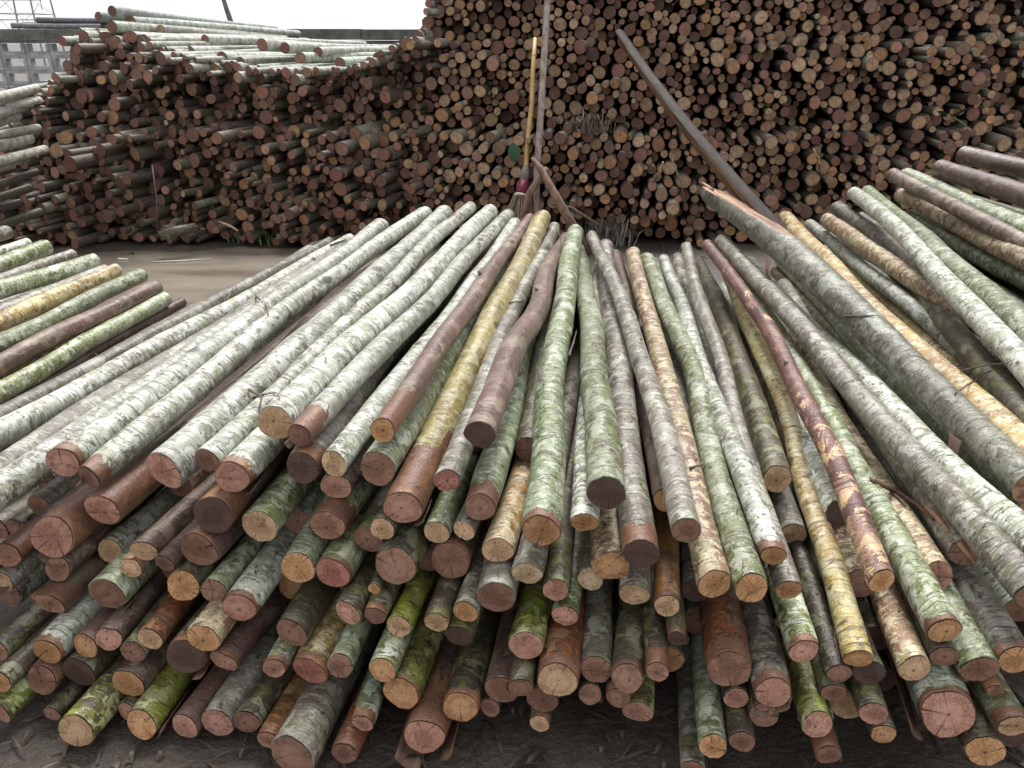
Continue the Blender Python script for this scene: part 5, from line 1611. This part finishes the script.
blades('weed_clump', at_z(124, 223, .0), 70, .17, .10, M_GRASS, 'small green weed clump at the foot of the lower back stack', 'weed')
blades('weed_clump', at_z(243, 237, .0), 80, .15, .13, M_GRASS, 'green weed tuft by the puddle edge beside a pale splinter', 'weed')
blades('weed_clump', at_z(268, 240, .0), 40, .10, .10, M_GRASS, 'low sparse weeds growing in the mud behind the puddle', 'weed')
blades('weed_clump', at_z(133, 254, -.05), 12, .06, .02, M_GRASS, 'tiny green shoot standing in the puddle', 'weed')
blades('dry_leaf_tuft', at_z(607, 243, .0), 90, .34, .12, M_DRYLEAF, 'tuft of dry grey leaves at the foot of the tall back stack', 'dry leaves', .7)
blades('dry_leaf_tuft', at_y(590, 130, 7.5), 60, .22, .10, M_TWIG, 'dry brush caught in a dark hollow of the tall back stack', 'dry brush', .9)
for (a, b, Y, r, lb) in (((152, 165), (157, 232), 7.25, .006, 'thin dry vine hanging down the lower back stack'), ((672, 160), (685, 205), 7.2, .006, 'pale thin twig hanging in front of the tall back stack'),
                         ((219, 222), (238, 231), 7.15, .012, 'pale splinter of wood lying by the weed tuft'), ((653, 182), (663, 162), 7.3, .012, 'short broken stick poking from the tall back stack'),
                         ((820, 175), (814, 150), 7.35, .012, 'dark broken branch poking from the tall back stack')):
    p, q = at_y(*a, Y), at_y(*b, Y - .12)
    thing_tube('hanging_twig', [p, lerp(p, q, .5) + Vector((.02, 0, 0)), q], [r, r, r * .7], M_TWIG if r < .01 else M_TORN, lb, 'twig', 6)
# twigs lying on the logs, found by looking down on the built logs
bpy.context.view_layer.update()
dg = bpy.context.evaluated_depsgraph_get()


def drop_on(x, y, lift=.006):
    d = ray(x, y).normalized()
    hit, loc, nrm, fi, ob, mt = scn.ray_cast(dg, EYE, d)
    return loc + nrm * lift if hit else at_z(x, y, .6)


def twig(pts, r, mat=None, name='twig'):
    P = [drop_on(*p) for p in pts]
    m = sum(P, Vector()) / len(P)
    V, Fc = [], []
    tube_into(V, Fc, [p - m for p in P], [r * (1 - .5 * i / (len(P) - 1)) for i in range(len(P))], 6, jitter=.2)
    o = link(name, mesh_from(name, V, Fc, [mat or M_TWIG]), None, m)
    tag(o, 'thin broken twig lying loose across the log tops', 'twig', 'twigs strewn on the logs')


for pts in (((248, 391), (262, 398), (258, 412)), ((252, 398), (264, 396), (275, 394)), ((309, 305), (313, 296), (312, 290)), ((256, 297), (265, 305), (268, 316)),
            ((510, 304), (520, 302), (531, 297)), ((330, 246), (345, 240), (352, 232)), ((955, 395), (985, 375), (1012, 362)), ((960, 372), (990, 366), (1020, 364)),
            ((985, 250), (1000, 232), (1012, 226)), ((845, 316), (860, 317), (875, 317)), ((555, 228), (561, 238), (562, 250)), ((690, 470), (700, 465), (706, 463)),
            ((870, 480), (890, 492), (905, 508)), ((232, 290), (228, 300), (225, 315)), ((640, 340), (648, 352), (652, 360))):
    twig(pts, rnd.uniform(.0025, .005))
twig(((872, 482), (895, 492), (920, 506), (935, 520)), .010, M_STRIP, 'bark_splinter')
twig(((905, 490), (935, 515), (960, 545), (972, 562)), .011, M_TORN, 'bark_splinter')


# chips of bark and dead leaves caught on the logs
V, Fc = [], []
for k in range(260):
    x, y = rnd.uniform(5, 1020), rnd.uniform(240, 640)
    d = ray(x, y).normalized()
    hit, loc, nrm, fi, ob, mt = scn.ray_cast(dg, EYE, d)
    if not hit or ob.name.split('.')[0] != 'bark' or nrm.z < .35: continue
    L, w = rnd.uniform(.004, .016), rnd.uniform(.0015, .004)
    t1 = nrm.orthogonal().normalized(); t1 = Quaternion(nrm, rnd.random() * 6.28) @ t1; t2 = nrm.cross(t1)
    b = len(V); c = loc + nrm * .0035
    V += [c - t1 * L, c - t2 * w + nrm * .002, c + t1 * L + nrm * rnd.uniform(0, .012), c + t2 * w + nrm * .003]
    Fc += [(b, b + 1, b + 2), (b, b + 2, b + 3)]
o = link('bark_chips', mesh_from('bark_chips', V, Fc, [M_STRIP]))
tag(o, 'tiny brown bark chips and leaf scraps caught on the log tops', 'bark chips', kind='stuff')


# bark litter on the mud in front of and under the pile
V, Fc = [], []
for k in range(1300):
    x = rnd.uniform(-1.6, 1.9); y = rnd.uniform(.75, 1.9)
    if k > 1050: x, y = rnd.uniform(-2.5, 4), rnd.uniform(6.6, 7.5)
    z = ground_z(x, y) + .006
    L = rnd.uniform(.02, .13); w = rnd.uniform(.0025, .009); a = rnd.random() * 6.28
    ca, sa = math.cos(a), math.sin(a)
    b = len(V); n = 5
    hgt = rnd.uniform(0, .018)
    for i in range(n):
        t = i / (n - 1) - .5
        c = Vector((x + ca * L * t, y + sa * L * t, z + hgt * (1 - 4 * t * t) + rnd.uniform(0, .004)))
        s = Vector((-sa, ca, rnd.uniform(-.4, .4))) * w * (1 - abs(t))
        V += [c - s, c + s]
    for i in range(n - 1):
        Fc.append((b + 2 * i, b + 2 * i + 1, b + 2 * i + 3, b + 2 * i + 2))
o = link('bark_litter', mesh_from('bark_litter', V, Fc, [M_LITTER]))
tag(o, 'dark shredded bark litter scattered over the mud', 'bark litter', kind='stuff')
